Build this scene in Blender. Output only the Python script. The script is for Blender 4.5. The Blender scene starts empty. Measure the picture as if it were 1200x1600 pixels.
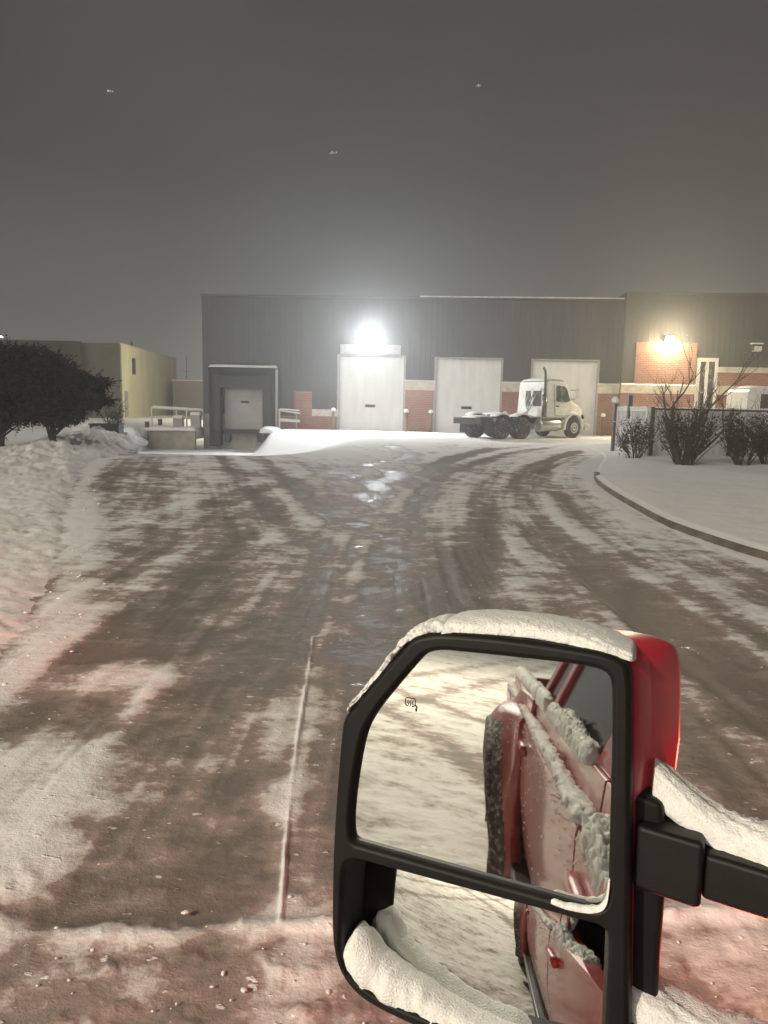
import bpy, math, random
import numpy as np
from mathutils import Vector, Matrix

random.seed(7)
R = math.radians
COL = bpy.context.scene.collection
SC = bpy.context.scene

# ------------------------------------------------------------------ noise
def _hash(ix, iy, seed):
    n = np.sin(ix * 127.1 + iy * 311.7 + seed * 74.7) * 43758.5453
    return n - np.floor(n)

def vnoise(x, y, seed=0):
    x = np.asarray(x, float); y = np.asarray(y, float)
    ix = np.floor(x); iy = np.floor(y)
    fx = x - ix; fy = y - iy
    fx = fx * fx * (3 - 2 * fx); fy = fy * fy * (3 - 2 * fy)
    a = _hash(ix, iy, seed); b = _hash(ix + 1, iy, seed)
    c = _hash(ix, iy + 1, seed); d = _hash(ix + 1, iy + 1, seed)
    return (a + (b - a) * fx) * (1 - fy) + (c + (d - c) * fx) * fy

def fbm(x, y, seed=0, o=4):
    s = 0; a = .5; t = 0
    for k in range(o):
        s = s + a * vnoise(x * 2 ** k + k * 17.3, y * 2 ** k - k * 9.1, seed + k)
        t += a; a *= .5
    return s / t

def sm(a, b, x):
    t = np.clip((np.asarray(x, float) - a) / (b - a), 0, 1)
    return t * t * (3 - 2 * t)

def seg_dist(X, Y, pts):
    d = np.full(X.shape, 1e9)
    for (ax, ay), (bx, by) in zip(pts[:-1], pts[1:]):
        vx, vy = bx - ax, by - ay
        t = np.clip(((X - ax) * vx + (Y - ay) * vy) / (vx * vx + vy * vy), 0, 1)
        d = np.minimum(d, np.hypot(X - ax - t * vx, Y - ay - t * vy))
    return d

def smooth_path(pts, n=12):
    P = [np.array(p, float) for p in pts]
    out = []
    for i in range(len(P) - 1):
        p0 = P[max(i - 1, 0)]; p1 = P[i]; p2 = P[i + 1]; p3 = P[min(i + 2, len(P) - 1)]
        for k in range(n):
            t = k / n
            out.append(.5 * ((2 * p1) + (-p0 + p2) * t + (2 * p0 - 5 * p1 + 4 * p2 - p3) * t * t + (-p0 + 3 * p1 - 3 * p2 + p3) * t ** 3))
    out.append(P[-1])
    return [tuple(float(c) for c in q) for q in out]

# ------------------------------------------------------------------ object helpers
def empty(name, loc=(0, 0, 0), rz=0, parent=None):
    o = bpy.data.objects.new(name, None); COL.objects.link(o)
    o.location = loc; o.rotation_euler = (0, 0, rz); o.empty_display_size = .2
    if parent: o.parent = parent
    return o

def tag(o, label=None, cat=None, group=None, kind=None):
    if label: o['label'] = label
    if cat: o['category'] = cat
    if group: o['group'] = group
    if kind: o['kind'] = kind
    return o

class MB:
    def __init__(s): s.v = []; s.f = []
    def add(s, vs, fs):
        b = len(s.v); s.v += [tuple(float(c) for c in p) for p in vs]
        s.f += [tuple(b + i for i in f) for f in fs]; return s
    def box(s, x0, x1, y0, y1, z0, z1):
        return s.add([(x0, y0, z0), (x1, y0, z0), (x1, y1, z0), (x0, y1, z0), (x0, y0, z1), (x1, y0, z1), (x1, y1, z1), (x0, y1, z1)],
                     [(0, 3, 2, 1), (4, 5, 6, 7), (0, 1, 5, 4), (1, 2, 6, 5), (2, 3, 7, 6), (3, 0, 4, 7)])
    def ring_tube(s, path, radii, n=10, caps=True):
        P = [Vector(p) for p in path]; rings = []
        up = Vector((0, 0, 1))
        for i, p in enumerate(P):
            t = (P[min(i + 1, len(P) - 1)] - P[max(i - 1, 0)])
            if t.length < 1e-9: t = Vector((0, 0, 1))
            t.normalize()
            a = t.cross(up if abs(t.z) < .95 else Vector((1, 0, 0))); a.normalize(); b = a.cross(t)
            r = radii[i] if hasattr(radii, '__len__') else radii
            rings.append([p + (a * math.cos(k * 2 * math.pi / n) + b * math.sin(k * 2 * math.pi / n)) * r for k in range(n)])
        b0 = len(s.v)
        for rg in rings: s.v += [tuple(q) for q in rg]
        for i in range(len(rings) - 1):
            for k in range(n):
                s.f.append((b0 + i * n + k, b0 + i * n + (k + 1) % n, b0 + (i + 1) * n + (k + 1) % n, b0 + (i + 1) * n + k))
        if caps:
            s.f.append(tuple(b0 + k for k in range(n))[::-1])
            s.f.append(tuple(b0 + (len(rings) - 1) * n + k for k in range(n)))
        return s
    def loft(s, rings, closed=True, caps=True):
        n = len(rings[0]); b0 = len(s.v)
        for rg in rings: s.v += [tuple(float(c) for c in q) for q in rg]
        m = n if closed else n - 1
        for i in range(len(rings) - 1):
            for k in range(m):
                s.f.append((b0 + i * n + k, b0 + i * n + (k + 1) % n, b0 + (i + 1) * n + (k + 1) % n, b0 + (i + 1) * n + k))
        if caps:
            s.f.append(tuple(b0 + k for k in range(n))[::-1])
            s.f.append(tuple(b0 + (len(rings) - 1) * n + k for k in range(n)))
        return s
    def lathe_x(s, c, prof, n=28):
        # profile of (x, r) spun about the local x axis through c
        rings = [[(c[0] + x, c[1] + r * math.cos(k * 2 * math.pi / n), c[2] + r * math.sin(k * 2 * math.pi / n)) for k in range(n)] for x, r in prof]
        return s.loft(rings)
    def lathe_y(s, c, prof, n=28):
        rings = [[(c[0] + r * math.cos(k * 2 * math.pi / n), c[1] + y, c[2] + r * math.sin(k * 2 * math.pi / n)) for k in range(n)] for y, r in prof]
        return s.loft(rings)
    def prism_y(s, poly, y0, y1):
        return s.loft([[(x, y0, z) for x, z in poly], [(x, y1, z) for x, z in poly]])
    def prism_x(s, poly, x0, x1):
        return s.loft([[(x0, y, z) for y, z in poly], [(x1, y, z) for y, z in poly]])
    def build(s, name, mat, parent=None, smooth=False, bevel=0, seg=2, angle=35):
        me = bpy.data.meshes.new(name); me.from_pydata(s.v, [], s.f); me.update()
        import bmesh
        bm = bmesh.new(); bm.from_mesh(me)
        bmesh.ops.recalc_face_normals(bm, faces=bm.faces[:]); bm.to_mesh(me); bm.free()
        if mat: me.materials.append(mat)
        o = bpy.data.objects.new(name, me); COL.objects.link(o)
        if parent: o.parent = parent
        if smooth:
            me.polygons.foreach_set('use_smooth', [True] * len(me.polygons))
        if bevel:
            b = o.modifiers.new('bev', 'BEVEL'); b.width = bevel; b.segments = seg; b.limit_method = 'ANGLE'; b.angle_limit = R(angle)
            me.polygons.foreach_set('use_smooth', [True] * len(me.polygons))
            w = o.modifiers.new('wn', 'WEIGHTED_NORMAL')
        return o

def grid_mesh(name, X, Y, Z, mat, attr=None, parent=None):
    n, m = X.shape
    co = np.stack([X, Y, Z], -1).reshape(-1, 3)
    i = np.arange(n * m).reshape(n, m)
    q = np.stack([i[:-1, :-1], i[:-1, 1:], i[1:, 1:], i[1:, :-1]], -1).reshape(-1, 4)
    me = bpy.data.meshes.new(name)
    me.vertices.add(len(co)); me.vertices.foreach_set('co', co.ravel().astype(np.float32))
    me.loops.add(q.size); me.loops.foreach_set('vertex_index', q.ravel().astype(np.int32))
    me.polygons.add(len(q)); me.polygons.foreach_set('loop_start', (np.arange(len(q)) * 4).astype(np.int32))
    me.polygons.foreach_set('loop_total', np.full(len(q), 4, np.int32))
    me.polygons.foreach_set('use_smooth', np.ones(len(q), bool))
    me.update(calc_edges=True); me.validate()
    if attr is not None:
        a = me.attributes.new('snow', 'FLOAT', 'POINT'); a.data.foreach_set('value', attr.ravel().astype(np.float32))
    me.materials.append(mat)
    o = bpy.data.objects.new(name, me); COL.objects.link(o)
    if parent: o.parent = parent
    return o

def snow_strip(path, width, height, side, up, amp=.25, freq=60, seed=1, nseg=8, na=14, taper=.12):
    """A lumpy loaf of snow lying along a path; width/height are functions of 0..1."""
    P = smooth_path(path, nseg); n = len(P); mb = MB(); rings = []
    side = Vector(side).normalized(); up = Vector(up).normalized()
    for i, p in enumerate(P):
        t = i / (n - 1)
        e = min(1, min(t, 1 - t) / taper) if taper else 1
        e = math.sqrt(max(1 - (1 - e) ** 2, .0)) if e < 1 else 1
        e = max(e, .05)
        w = width(t) * (.55 + .45 * e); h = height(t) * e
        ring = []
        for k in range(na):
            a = 2 * math.pi * k / na
            ca, sa = math.cos(a), math.sin(a)
            y = abs(sa) ** .75 * (1 if sa > 0 else -.18)
            x = math.copysign(abs(ca) ** .8, ca)
            q = Vector(p)
            nz = float(fbm(np.array([(q.x + q.y) * freq + k * .9]), np.array([q.z * freq + k * .55]), seed, 3)[0]) - .5
            s = 1 + amp * nz * 2 * (1 if sa > -.1 else .2)
            ring.append(Vector(p) + side * (x * w * s) + up * (y * h * s))
        rings.append(ring)
    mb.loft(rings)
    return mb

# ------------------------------------------------------------------ materials
def mat(name, color, rough=.6, metal=0, var=.15, scale=8, bump=.0, bscale=60, coat=0, color2=None, mix=None, spec=.5, stretch=None, bdist=.02):
    m = bpy.data.materials.new(name); m.use_nodes = True
    nt = m.node_tree; N = nt.nodes; L = nt.links
    b = N['Principled BSDF']
    b.inputs['Roughness'].default_value = rough; b.inputs['Metallic'].default_value = metal
    b.inputs['Coat Weight'].default_value = coat; b.inputs['Specular IOR Level'].default_value = spec
    b.inputs['Coat Roughness'].default_value = .08
    tc = N.new('ShaderNodeTexCoord'); mp = N.new('ShaderNodeMapping'); L.new(tc.outputs['Object'], mp.inputs[0])
    if stretch: mp.inputs['Scale'].default_value = stretch
    nz = N.new('ShaderNodeTexNoise'); nz.inputs['Scale'].default_value = scale; nz.inputs['Detail'].default_value = 5
    L.new(mp.outputs[0], nz.inputs['Vector'])
    cr = N.new('ShaderNodeValToRGB')
    c1 = tuple(max(0, c * (1 - var)) for c in color) + (1,); c2 = tuple(min(1, c * (1 + var)) for c in color) + (1,)
    if color2: c2 = tuple(color2) + (1,); c1 = tuple(color) + (1,)
    cr.color_ramp.elements[0].color = c1; cr.color_ramp.elements[1].color = c2
    lo, hi = mix if mix else (.3, .7)
    cr.color_ramp.elements[0].position = lo; cr.color_ramp.elements[1].position = hi
    L.new(nz.outputs['Fac'], cr.inputs[0]); L.new(cr.outputs[0], b.inputs['Base Color'])
    if bump:
        n2 = N.new('ShaderNodeTexNoise'); n2.inputs['Scale'].default_value = bscale; n2.inputs['Detail'].default_value = 6
        L.new(mp.outputs[0], n2.inputs['Vector'])
        bp = N.new('ShaderNodeBump'); bp.inputs['Strength'].default_value = bump; bp.inputs['Distance'].default_value = bdist
        L.new(n2.outputs['Fac'], bp.inputs['Height']); L.new(bp.outputs[0], b.inputs['Normal'])
    return m

def emat(name, color, strength):
    m = bpy.data.materials.new(name); m.use_nodes = True
    b = m.node_tree.nodes['Principled BSDF']
    b.inputs['Base Color'].default_value = (.6, .6, .6, 1)
    b.inputs['Emission Color'].default_value = tuple(color) + (1,); b.inputs['Emission Strength'].default_value = strength
    return m

def brick_mat(name):
    m = mat(name, (.27, .1, .065), .85)
    nt = m.node_tree; N = nt.nodes; L = nt.links; b = N['Principled BSDF']
    tc = N.new('ShaderNodeTexCoord'); sp = N.new('ShaderNodeSeparateXYZ'); cb = N.new('ShaderNodeCombineXYZ')
    L.new(tc.outputs['Object'], sp.inputs[0]); L.new(sp.outputs['X'], cb.inputs['X']); L.new(sp.outputs['Z'], cb.inputs['Y'])
    br = N.new('ShaderNodeTexBrick'); L.new(cb.outputs[0], br.inputs['Vector'])
    br.inputs['Scale'].default_value = 1; br.inputs['Brick Width'].default_value = .3; br.inputs['Row Height'].default_value = .1
    br.inputs['Mortar Size'].default_value = .012
    br.inputs['Color1'].default_value = (.30, .105, .065, 1); br.inputs['Color2'].default_value = (.21, .075, .05, 1); br.inputs['Mortar'].default_value = (.32, .25, .21, 1)
    nz = N.new('ShaderNodeTexNoise'); nz.inputs['Scale'].default_value = 1.2; nz.inputs['Detail'].default_value = 6; L.new(tc.outputs['Object'], nz.inputs['Vector'])
    mx = N.new('ShaderNodeMix'); mx.data_type = 'RGBA'; mx.inputs[7].default_value = (.36, .22, .16, 1)
    mr = N.new('ShaderNodeMapRange'); mr.inputs[1].default_value = .5; mr.inputs[2].default_value = .8; mr.inputs[4].default_value = .6
    L.new(nz.outputs['Fac'], mr.inputs[0]); L.new(mr.outputs[0], mx.inputs[0]); L.new(br.outputs['Color'], mx.inputs[6])
    L.new(mx.outputs[2], b.inputs['Base Color'])
    return m

def snow_mat(name, color=(.8, .79, .77), bump=.5, bscale=35, bdist=.02):
    m = mat(name, color, .75, var=.05, scale=5, bump=bump, bscale=bscale, spec=.3, bdist=bdist)
    return m

M = {}
M['snow'] = snow_mat('snow')
M['fluffy'] = snow_mat('fluffy snow', (.84, .83, .80), .85, 480, .0022)
M['siding'] = mat('grey siding', (.062, .063, .063), .55, var=.12, scale=1.2, stretch=(1.5, 1, .25))
M['trim'] = mat('metal trim', (.07, .07, .07), .5)
M['roofsnow'] = mat('roof snow', (.75, .75, .74), .8)
M['brick'] = brick_mat('brick')
M['ledge'] = mat('precast ledge', (.55, .5, .42), .8, var=.2, scale=3)
M['door'] = mat('white door', (.76, .76, .74), .45, var=.07, scale=1.6, stretch=(2.2, 1, .35))
M['greydoor'] = mat('grey dock door', (.36, .36, .35), .5, var=.1, scale=1.5)  # door colour darkened to carry the shade of the dock recess
M['jamb'] = mat('door jamb', (.35, .34, .33), .5)
M['slot'] = mat('dark slot', (.02, .02, .02), .3)
M['foam'] = mat('dock foam', (.014, .014, .015), .75, var=.3, scale=3)
M['conc'] = mat('concrete', (.3, .28, .23), .85, var=.25, scale=2, bump=.3, bscale=12)
M['cream'] = mat('cream wall', (.62, .57, .4), .8, var=.1, scale=.8, stretch=(1, 1, .3))
M['tan'] = mat('tan wall', (.12, .11, .08), .8, var=.15, scale=.8)  # cream wall turned from the light, its shade put into the colour
M['olive'] = mat('olive wall', (.06, .056, .036), .8, var=.15, scale=.6)  # front face darkened in colour because it lies in shade
M['greywall'] = mat('low wall', (.2, .18, .16), .8)
M['white'] = mat('white paint', (.7, .69, .66), .35, var=.05, scale=2, coat=.3)
M['cabpaint'] = mat('frosted white paint', (.74, .73, .68), .4, var=.12, scale=5, coat=.2)
M['chassis'] = mat('dirty chassis', (.05, .05, .048), .6, var=.3)
M['tyre'] = mat('tyre', (.018, .018, .018), .8, var=.3)
M['tyresnow'] = mat('tyre with slush', (.02, .02, .02), .8, color2=(.6, .6, .6), mix=(.55, .8), scale=14)
M['rim'] = mat('rim', (.5, .5, .48), .4, metal=.5)
M['steel'] = mat('steel', (.45, .45, .43), .35, metal=.7)
M['stack'] = mat('stack', (.12, .11, .1), .4, metal=.5)
M['glass'] = mat('dark glass', (.01, .011, .010), .12, var=.1, spec=.25)
M['truckglass'] = mat('frosted glass', (.04, .05, .05), .12, color2=(.3, .32, .31), mix=(.45, .75), scale=3)
M['fence'] = mat('fence slats', (.46, .46, .46), .65, var=.15, scale=3, stretch=(4, 4, .4))
M['post'] = mat('dark post', (.05, .045, .045), .6)
M['greybollard'] = mat('bollard paint', (.17, .10, .07), .6)
M['bark'] = mat('bark', (.03, .025, .022), .9, var=.3)
M['palebark'] = mat('pale bark', (.075, .062, .054), .9, var=.3)
M['twig'] = mat('twigs', (.045, .035, .03), .9, var=.3)
M['darkleaf'] = mat('dark foliage', (.010, .011, .007), .8, var=.4, scale=4)
M['shrubleaf'] = mat('shrub foliage', (.028, .022, .018), .8, var=.4, scale=6)
M['green'] = mat('green box', (.03, .045, .03), .6)
M['black'] = mat('black plastic', (.008, .0075, .007), .5, var=.15, scale=30, bump=.12, bscale=900, spec=.22, bdist=.002)
M['blackgloss'] = mat('black trim', (.014, .014, .014), .28, var=.1)
M['red'] = mat('red paint', (.42, .008, .022), .3, var=.06, coat=1, scale=4)
M['redcap'] = mat('thinly frosted red cap', (.52, .02, .04), .5, var=.08, coat=.6, scale=12, bump=.05, bscale=300, bdist=.002)
M['redcap'].node_tree.nodes['Principled BSDF'].inputs['Coat Roughness'].default_value = .3
M['redfrost'] = mat('frosted red paint', (.32, .014, .016), .38, color2=(.36, .12, .095), mix=(.45, .75), scale=5, coat=.6, bump=.1, bscale=120)
M['mirror'] = mat('mirror glass', (.68, .70, .68), .015, metal=1, var=.01)
M['icon'] = mat('icon print', (.01, .01, .01), .5)
M['chrome'] = mat('chrome', (.7, .7, .7), .1, metal=1)

def ground_mat():
    m = bpy.data.materials.new('slushy asphalt'); m.use_nodes = True
    nt = m.node_tree; N = nt.nodes; L = nt.links; b = N['Principled BSDF']
    at = N.new('ShaderNodeAttribute'); at.attribute_name = 'snow'
    tc = N.new('ShaderNodeTexCoord')
    def noise(scale, st, det=6, ro=.55):
        mp = N.new('ShaderNodeMapping'); mp.inputs['Scale'].default_value = st; L.new(tc.outputs['Object'], mp.inputs[0])
        n = N.new('ShaderNodeTexNoise'); n.inputs['Scale'].default_value = scale; n.inputs['Detail'].default_value = det; n.inputs['Roughness'].default_value = ro
        L.new(mp.outputs[0], n.inputs['Vector']); return n.outputs['Fac']
    def math_(op, a, c=None, v=None):
        n = N.new('ShaderNodeMath'); n.operation = op
        L.new(a, n.inputs[0])
        if c is not None: L.new(c, n.inputs[1])
        if v is not None: n.inputs[1].default_value = v
        return n.outputs[0]
    n1 = noise(1.3, (1, 1.3, 1)); n2 = noise(6, (.9, 1.1, 1)); n3 = noise(45, (1, 1, 1), 4)
    n4 = noise(2.6, (.9, 1.1, 1), 4); n5 = noise(15, (.75, 1.2, 1), 5)
    s = math_('ADD', math_('MULTIPLY', n1, v=.8), math_('MULTIPLY', n2, v=.8))
    s = math_('ADD', s, math_('MULTIPLY', n3, v=.25))
    s = math_('ADD', s, math_('MULTIPLY', n4, v=.8)); s = math_('ADD', s, math_('MULTIPLY', n5, v=.5))
    ck = N.new('ShaderNodeMapRange'); ck.inputs[1].default_value = .66; ck.inputs[2].default_value = .72; ck.inputs[4].default_value = .4
    L.new(noise(19, (.8, 1.2, 1), 3, .5), ck.inputs[0]); s = math_('ADD', s, ck.outputs[0])
    s = math_('SUBTRACT', s, v=1.555)
    cov = math_('ADD', at.outputs['Fac'], s)
    cr = N.new('ShaderNodeValToRGB'); L.new(cov, cr.inputs[0])
    e = cr.color_ramp.elements
    e[0].position = .20; e[0].color = (.195, .168, .145, 1); e[1].position = .86; e[1].color = (.8, .79, .77, 1)
    for p, c in ((.36, (.265, .235, .208)), (.50, (.345, .27, .245)), (.62, (.56, .53, .50))):
        q = e.new(p); q.color = c + (1,)
    L.new(cr.outputs[0], b.inputs['Base Color'])
    rr = N.new('ShaderNodeMapRange'); rr.inputs[1].default_value = .15; rr.inputs[2].default_value = .7; rr.inputs[3].default_value = .5; rr.inputs[4].default_value = .9
    L.new(cov, rr.inputs[0])
    wet = N.new('ShaderNodeMapRange'); wet.inputs[1].default_value = .66; wet.inputs[2].default_value = .72; wet.inputs[3].default_value = 0; wet.inputs[4].default_value = -.38
    L.new(noise(3.2, (.8, 1.1, 1), 4, .6), wet.inputs[0])
    L.new(math_('ADD', rr.outputs[0], wet.outputs[0]), b.inputs['Roughness'])
    sl = N.new('ShaderNodeMapRange'); sl.inputs[1].default_value = 0; sl.inputs[2].default_value = -.38; sl.inputs[3].default_value = .10; sl.inputs[4].default_value = .5
    L.new(wet.outputs[0], sl.inputs[0]); L.new(sl.outputs[0], b.inputs['Specular IOR Level'])
    bp = N.new('ShaderNodeBump'); bp.inputs['Strength'].default_value = .55; bp.inputs['Distance'].default_value = .022
    hh = math_('ADD', cov, math_('MULTIPLY', noise(90, (1, 1, 1), 3), v=.12))
    L.new(hh, bp.inputs['Height']); L.new(bp.outputs[0], b.inputs['Normal'])
    return m
M['ground'] = ground_mat()

# ------------------------------------------------------------------ camera
cam = bpy.data.cameras.new('camera'); co = bpy.data.objects.new('camera', cam); COL.objects.link(co)
cam.sensor_fit = 'HORIZONTAL'; cam.sensor_width = 36; cam.lens = 36.0   # 1200 px focal length on 1200 px width
cam.clip_start = .02; cam.clip_end = 3000
pitch, roll = R(8.1), math.atan(.0198)
co.matrix_world = Matrix.Translation((0, 0, 1.7)) @ Matrix.Rotation(R(90) - pitch, 4, 'X') @ Matrix.Rotation(roll, 4, 'Z')
SC.camera = co

# ------------------------------------------------------------------ terrain
KERB = smooth_path([(26, 3.2), (14, 3.6), (8, 4.6), (5.6, 6.0), (4.55, 7.7), (4.12, 10.0), (4.15, 12.2), (4.75, 17.2), (6.0, 21.8), (7.2, 25.5), (8.0, 29), (8.4, 33)], 16)
BANK = smooth_path([(-14, .6), (-6, .9), (-3.2, 1.7), (-2.35, 2.9), (-2.2, 4.2), (-2.6, 6.05), (-3.4, 8.5), (-4.55, 11.3), (-6.1, 15.5), (-7.7, 20.6), (-8.4, 25), (-9.8, 31), (-12.2, 37), (-13.9, 43.6)], 14)

TRACKS = [
 [(-1.1, -2), (-1.05, 2.17), (-1.01, 2.43), (-.92, 3.02), (-.89, 3.87), (-.94, 5.31), (-.99, 9.08), (-.68, 13.45), (.63, 19.58), (3.74, 28.41), (6.99, 33.96)],
 [(-.5, -2), (-.58, 2.37), (-.66, 3.08), (-.73, 4.34), (-.78, 6.19), (-.4, 11.89), (.58, 17.86), (2.8, 26)],
 [(.3, 1), (-.17, 5.36), (.01, 8.78), (.54, 12.78), (1.97, 19.88), (4.55, 27.57), (8, 34)],
 [(.9, 2), (.64, 6.1), (1.06, 8.89), (2.08, 13.01), (4.23, 20.4), (7.33, 29.55)],
 [(1.6, 2), (1.43, 5.46), (1.83, 7.61), (2.11, 10.38), (2.76, 15.01), (4.7, 22.67), (8.47, 32.04)],
 [(1.2, 3), (.59, 6.72), (-.34, 10.08), (-1.56, 14.28), (-2.82, 19.74), (-3.99, 23.75), (-6.5, 33)],
 [(.8, 4), (.14, 7.46), (-.96, 9.52), (-2.22, 13.21), (-3.44, 17.8), (-4.71, 22.44), (-7.8, 34)],
 [(4, 2.4), (2.89, 5.56), (2.96, 7.71), (3.01, 10.48), (3.43, 14.11), (4.55, 19.53), (7.15, 26.98)],
 [(6, 4.0), (3.46, 6.72), (3.4, 8.76), (3.5, 11.13), (4.05, 15.26), (5.0, 18.77)],
 [(-2.0, 3), (-2.2, 5.87), (-2.7, 8.48), (-2.8, 11.54), (-2.31, 15.25), (-.7, 20.25), (1.5, 27)],
 [(-.3, 12), (0, 17), (.8, 24), (.2, 32), (-.6, 42)],
 [(.6, 12), (.9, 17), (2.1, 24), (4.4, 32), (4.8, 42)],
]
TRACKS = [smooth_path(t, 6) for t in TRACKS]
BACKTRACKS = [smooth_path(t, 6) for t in (
 [(-1.1, -2), (-3, -5), (-8, -9), (-20, -14), (-60, -22)], [(-.5, -2), (-2.2, -6), (-7.5, -10.5), (-20, -15.8), (-60, -24)],
 [(-6, 0), (-9, -8), (-16, -26), (-30, -60)], [(-4.6, -.5), (-7.4, -8.6), (-14.4, -27), (-28, -61)])]

def base_height(X, Y):
    # truck dock ramp sinks towards the dock, door apron stays up
    along = sm(20, 43.5, Y)
    right = 1 - sm(-6.9 + .02 * (Y - 40), -5.9 + .0 * Y, X) * sm(36, 41, Y)
    right = right * (1 - sm(-5.0, -.5, X))
    left = sm(-14.6, -13.3, X)
    z = -1.2 * along * right * left
    z = z + .07 * sm(30, 40, Y) * (1 - right * left)
    return z

def ground_fields(X, Y):
    d_b = seg_dist(X, Y, BANK); d_k = seg_dist(X, Y, KERB)
    far = sm(12, 27, Y); apron = sm(29, 36, Y)
    S = .31 + .12 * sm(5, 11, Y) + .38 * sm(14, 25, Y) - .06 * sm(-.5, -3, X) * sm(6, 9, Y) + .36 * apron
    S = S + .12 * (fbm(X * .5, Y * .35, 3) - .5) * 2
    S = S + .16 * (fbm(X * 1.5, Y * .6, 9) - .5) * 2
    q1 = X - .0115 * np.clip(Y - 8, 0, None) ** 2; q2 = X + .25 * np.clip(Y - 6.5, 0, None); q3 = X - .0185 * np.clip(Y - 12, 0, None) ** 2
    wL = sm(1.8, -1.2, q1) * sm(7, 11, Y) * .8; front = sm(2.2, 2.8, Y)
    st1 = fbm(q1 * 3.1, Y * .16, 101, 4) - .5; st2 = fbm(q2 * 2.8 + 7, Y * .16, 111, 4) - .5; st3 = fbm(q3 * 2.6 + 3, Y * .12, 121, 4) - .5
    w3 = sm(12, 20, Y) * (1 - wL)
    st1, st2, st3 = [np.tanh(v * 7) * .24 for v in (st1, st2, st3)]
    S = S + front * (.85 * st1 * (1 - wL) * (1 - .5 * w3) + .8 * st2 * wL + .9 * st3 * w3)
    S = S + .04 * sm(8, 14, Y)
    fine = (np.tanh((fbm(q1 * 7.5, Y * .3, 131, 3) - .5) * 7) * (1 - wL) + np.tanh((fbm(q2 * 7 + 2, Y * .3, 141, 3) - .5) * 7) * wL)
    arc2 = np.hypot(X - 9.5, Y - 19.5) ; arcn = np.tanh((fbm(arc2 * 5.0, np.arctan2(Y - 19.5, X - 9.5) * 2.2, 151, 3) - .5) * 7) * sm(13, 18, Y) * sm(32, 26, Y) * sm(-3, 1.5, X)
    arc3 = np.hypot(X + 9.0, Y - 14.0); arcm = np.tanh((fbm(arc3 * 4.5, np.arctan2(Y - 14.0, X + 9.0) * 2.2, 161, 3) - .5) * 7) * sm(12, 16, Y) * sm(31, 24, Y) * sm(2.0, -1.5, X)
    S = S + front * (.11 * fine + .15 * arcn + .13 * arcm)
    wob = .10 * (fbm(X * .9, Y * .5, 31) - .5)
    for k, t in enumerate(TRACKS):
        d = seg_dist(X, Y, t) + wob
        wd = .15 + .007 * np.clip(Y, 0, 30)
        depth = (.055 + .05 * sm(5, 2.5, Y) + .46 * far * (1 - .35 * apron)) * (.45 + .9 * fbm(X * .7 + k, Y * .25, 50 + k))
        S = S - depth * np.exp(-(d / wd) ** 2) * (1 - .45 * apron)
        S = S + .13 * np.exp(-((d - wd * 2.0) / (wd * .6)) ** 2) * (.4 + fbm(X * 2, Y, 70 + k)) * .8
    S = S + .6 * np.exp(-((d_b + .25 * (fbm(X * 1.7, Y * 1.2, 99) - .5)) / .27) ** 2) + .55 * np.exp(-(d_k / .42) ** 2)
    S = S + .12 * np.exp(-(((X + 3.6) / 1.6) ** 2 + ((Y - 16) / 5) ** 2))
    # white patch left of the near tracks
    nzp = fbm(X * 3, Y * 3, 12)
    S = S + .7 * sm(.95, .35, np.hypot((X + 1.55) / .75, (Y - 2.85) / 1.15) + .5 * (nzp - .5))
    S = S + .5 * sm(.95, .3, np.hypot((X + 1.55) / .55, (Y - 4.45) / .5) + .6 * (nzp - .5))
    S = S + .35 * sm(1, .3, np.hypot((X + .62) / .22, (Y - 3.75) / .55) + .6 * (nzp - .5))
    S = S + .35 * sm(1, .3, np.hypot((X + .42) / .14, (Y - 3.1) / .3) + .5 * (nzp - .5))
    # street side of the gutter: churned snow close to the pickup, deep snow behind
    street = sm(2.22, 2.02, Y + .06 * X + .1 * (fbm(X * 5, Y * 5, 15) - .5))
    S = S + .12 * street
    S = S + .34 * sm(.9, .2, np.hypot((X - 1.0) / .8, (Y - 2.4) / .7))
    back = sm(1.2, .2, Y)
    S = S * (1 - back) + back * (.72 + .3 * (fbm(X * .8, Y * .8, 44) - .5) + .22 * (fbm(X * .5 + Y * .3, (Y - X) * 2.2, 45) - .5))
    for t in BACKTRACKS:
        d = seg_dist(X, Y, t)
        S = S - .32 * np.exp(-(d / .2) ** 2) * (Y < 2)
    # snow filled slab joint and the ridge on the gutter
    dj = seg_dist(X, Y, [(-.5, 5.4), (-.455, 4.6), (-.41, 3.6), (-.35, 2.7), (-.31, 2.28)]) + .006 * (vnoise(X * 14, Y * 14, 5) - .5)
    joint = np.exp(-(dj / .009) ** 2) * np.clip(.25 + 1.1 * vnoise(X * 3, Y * 4.2, 8) - .25 * vnoise(X * 20, Y * 20, 7), 0, 1.1)
    S = S + .62 * joint
    gut = Y - (2.255 + .075 * X + .02 * X * X)
    gut = gut + .10 * (fbm(X * 6, Y * 6, 21) - .5)
    ridge = np.exp(-((gut - .02) / .045) ** 2) * sm(-1.2, -.85, X)
    S = S + .42 * ridge
    S = S - .35 * np.exp(-((gut - .13) / .06) ** 2) * sm(-.35, -.6, X)
    S = np.clip(S, 0, 1.15)
    Z = base_height(X, Y)
    r = np.hypot(X, Y)
    detail = np.clip(2.5 - r / 8, .3, 1.6)
    Z = Z + .022 * np.clip(S, 0, 1) * (.6 + .5 * fbm(X * 7, Y * 7, 61)) * detail ** .5
    Z = Z + .012 * (fbm(X * 3, Y * 3.5, 62) - .5) + .010 * ridge + .0025 * joint
    lumps = np.clip(fbm(X * 14, Y * 14, 63, 3) - .57, 0, 1) * sm(3.4, 1.9, Y)
    Z = Z + .065 * lumps * np.clip(S + .2, 0, 1)
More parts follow.
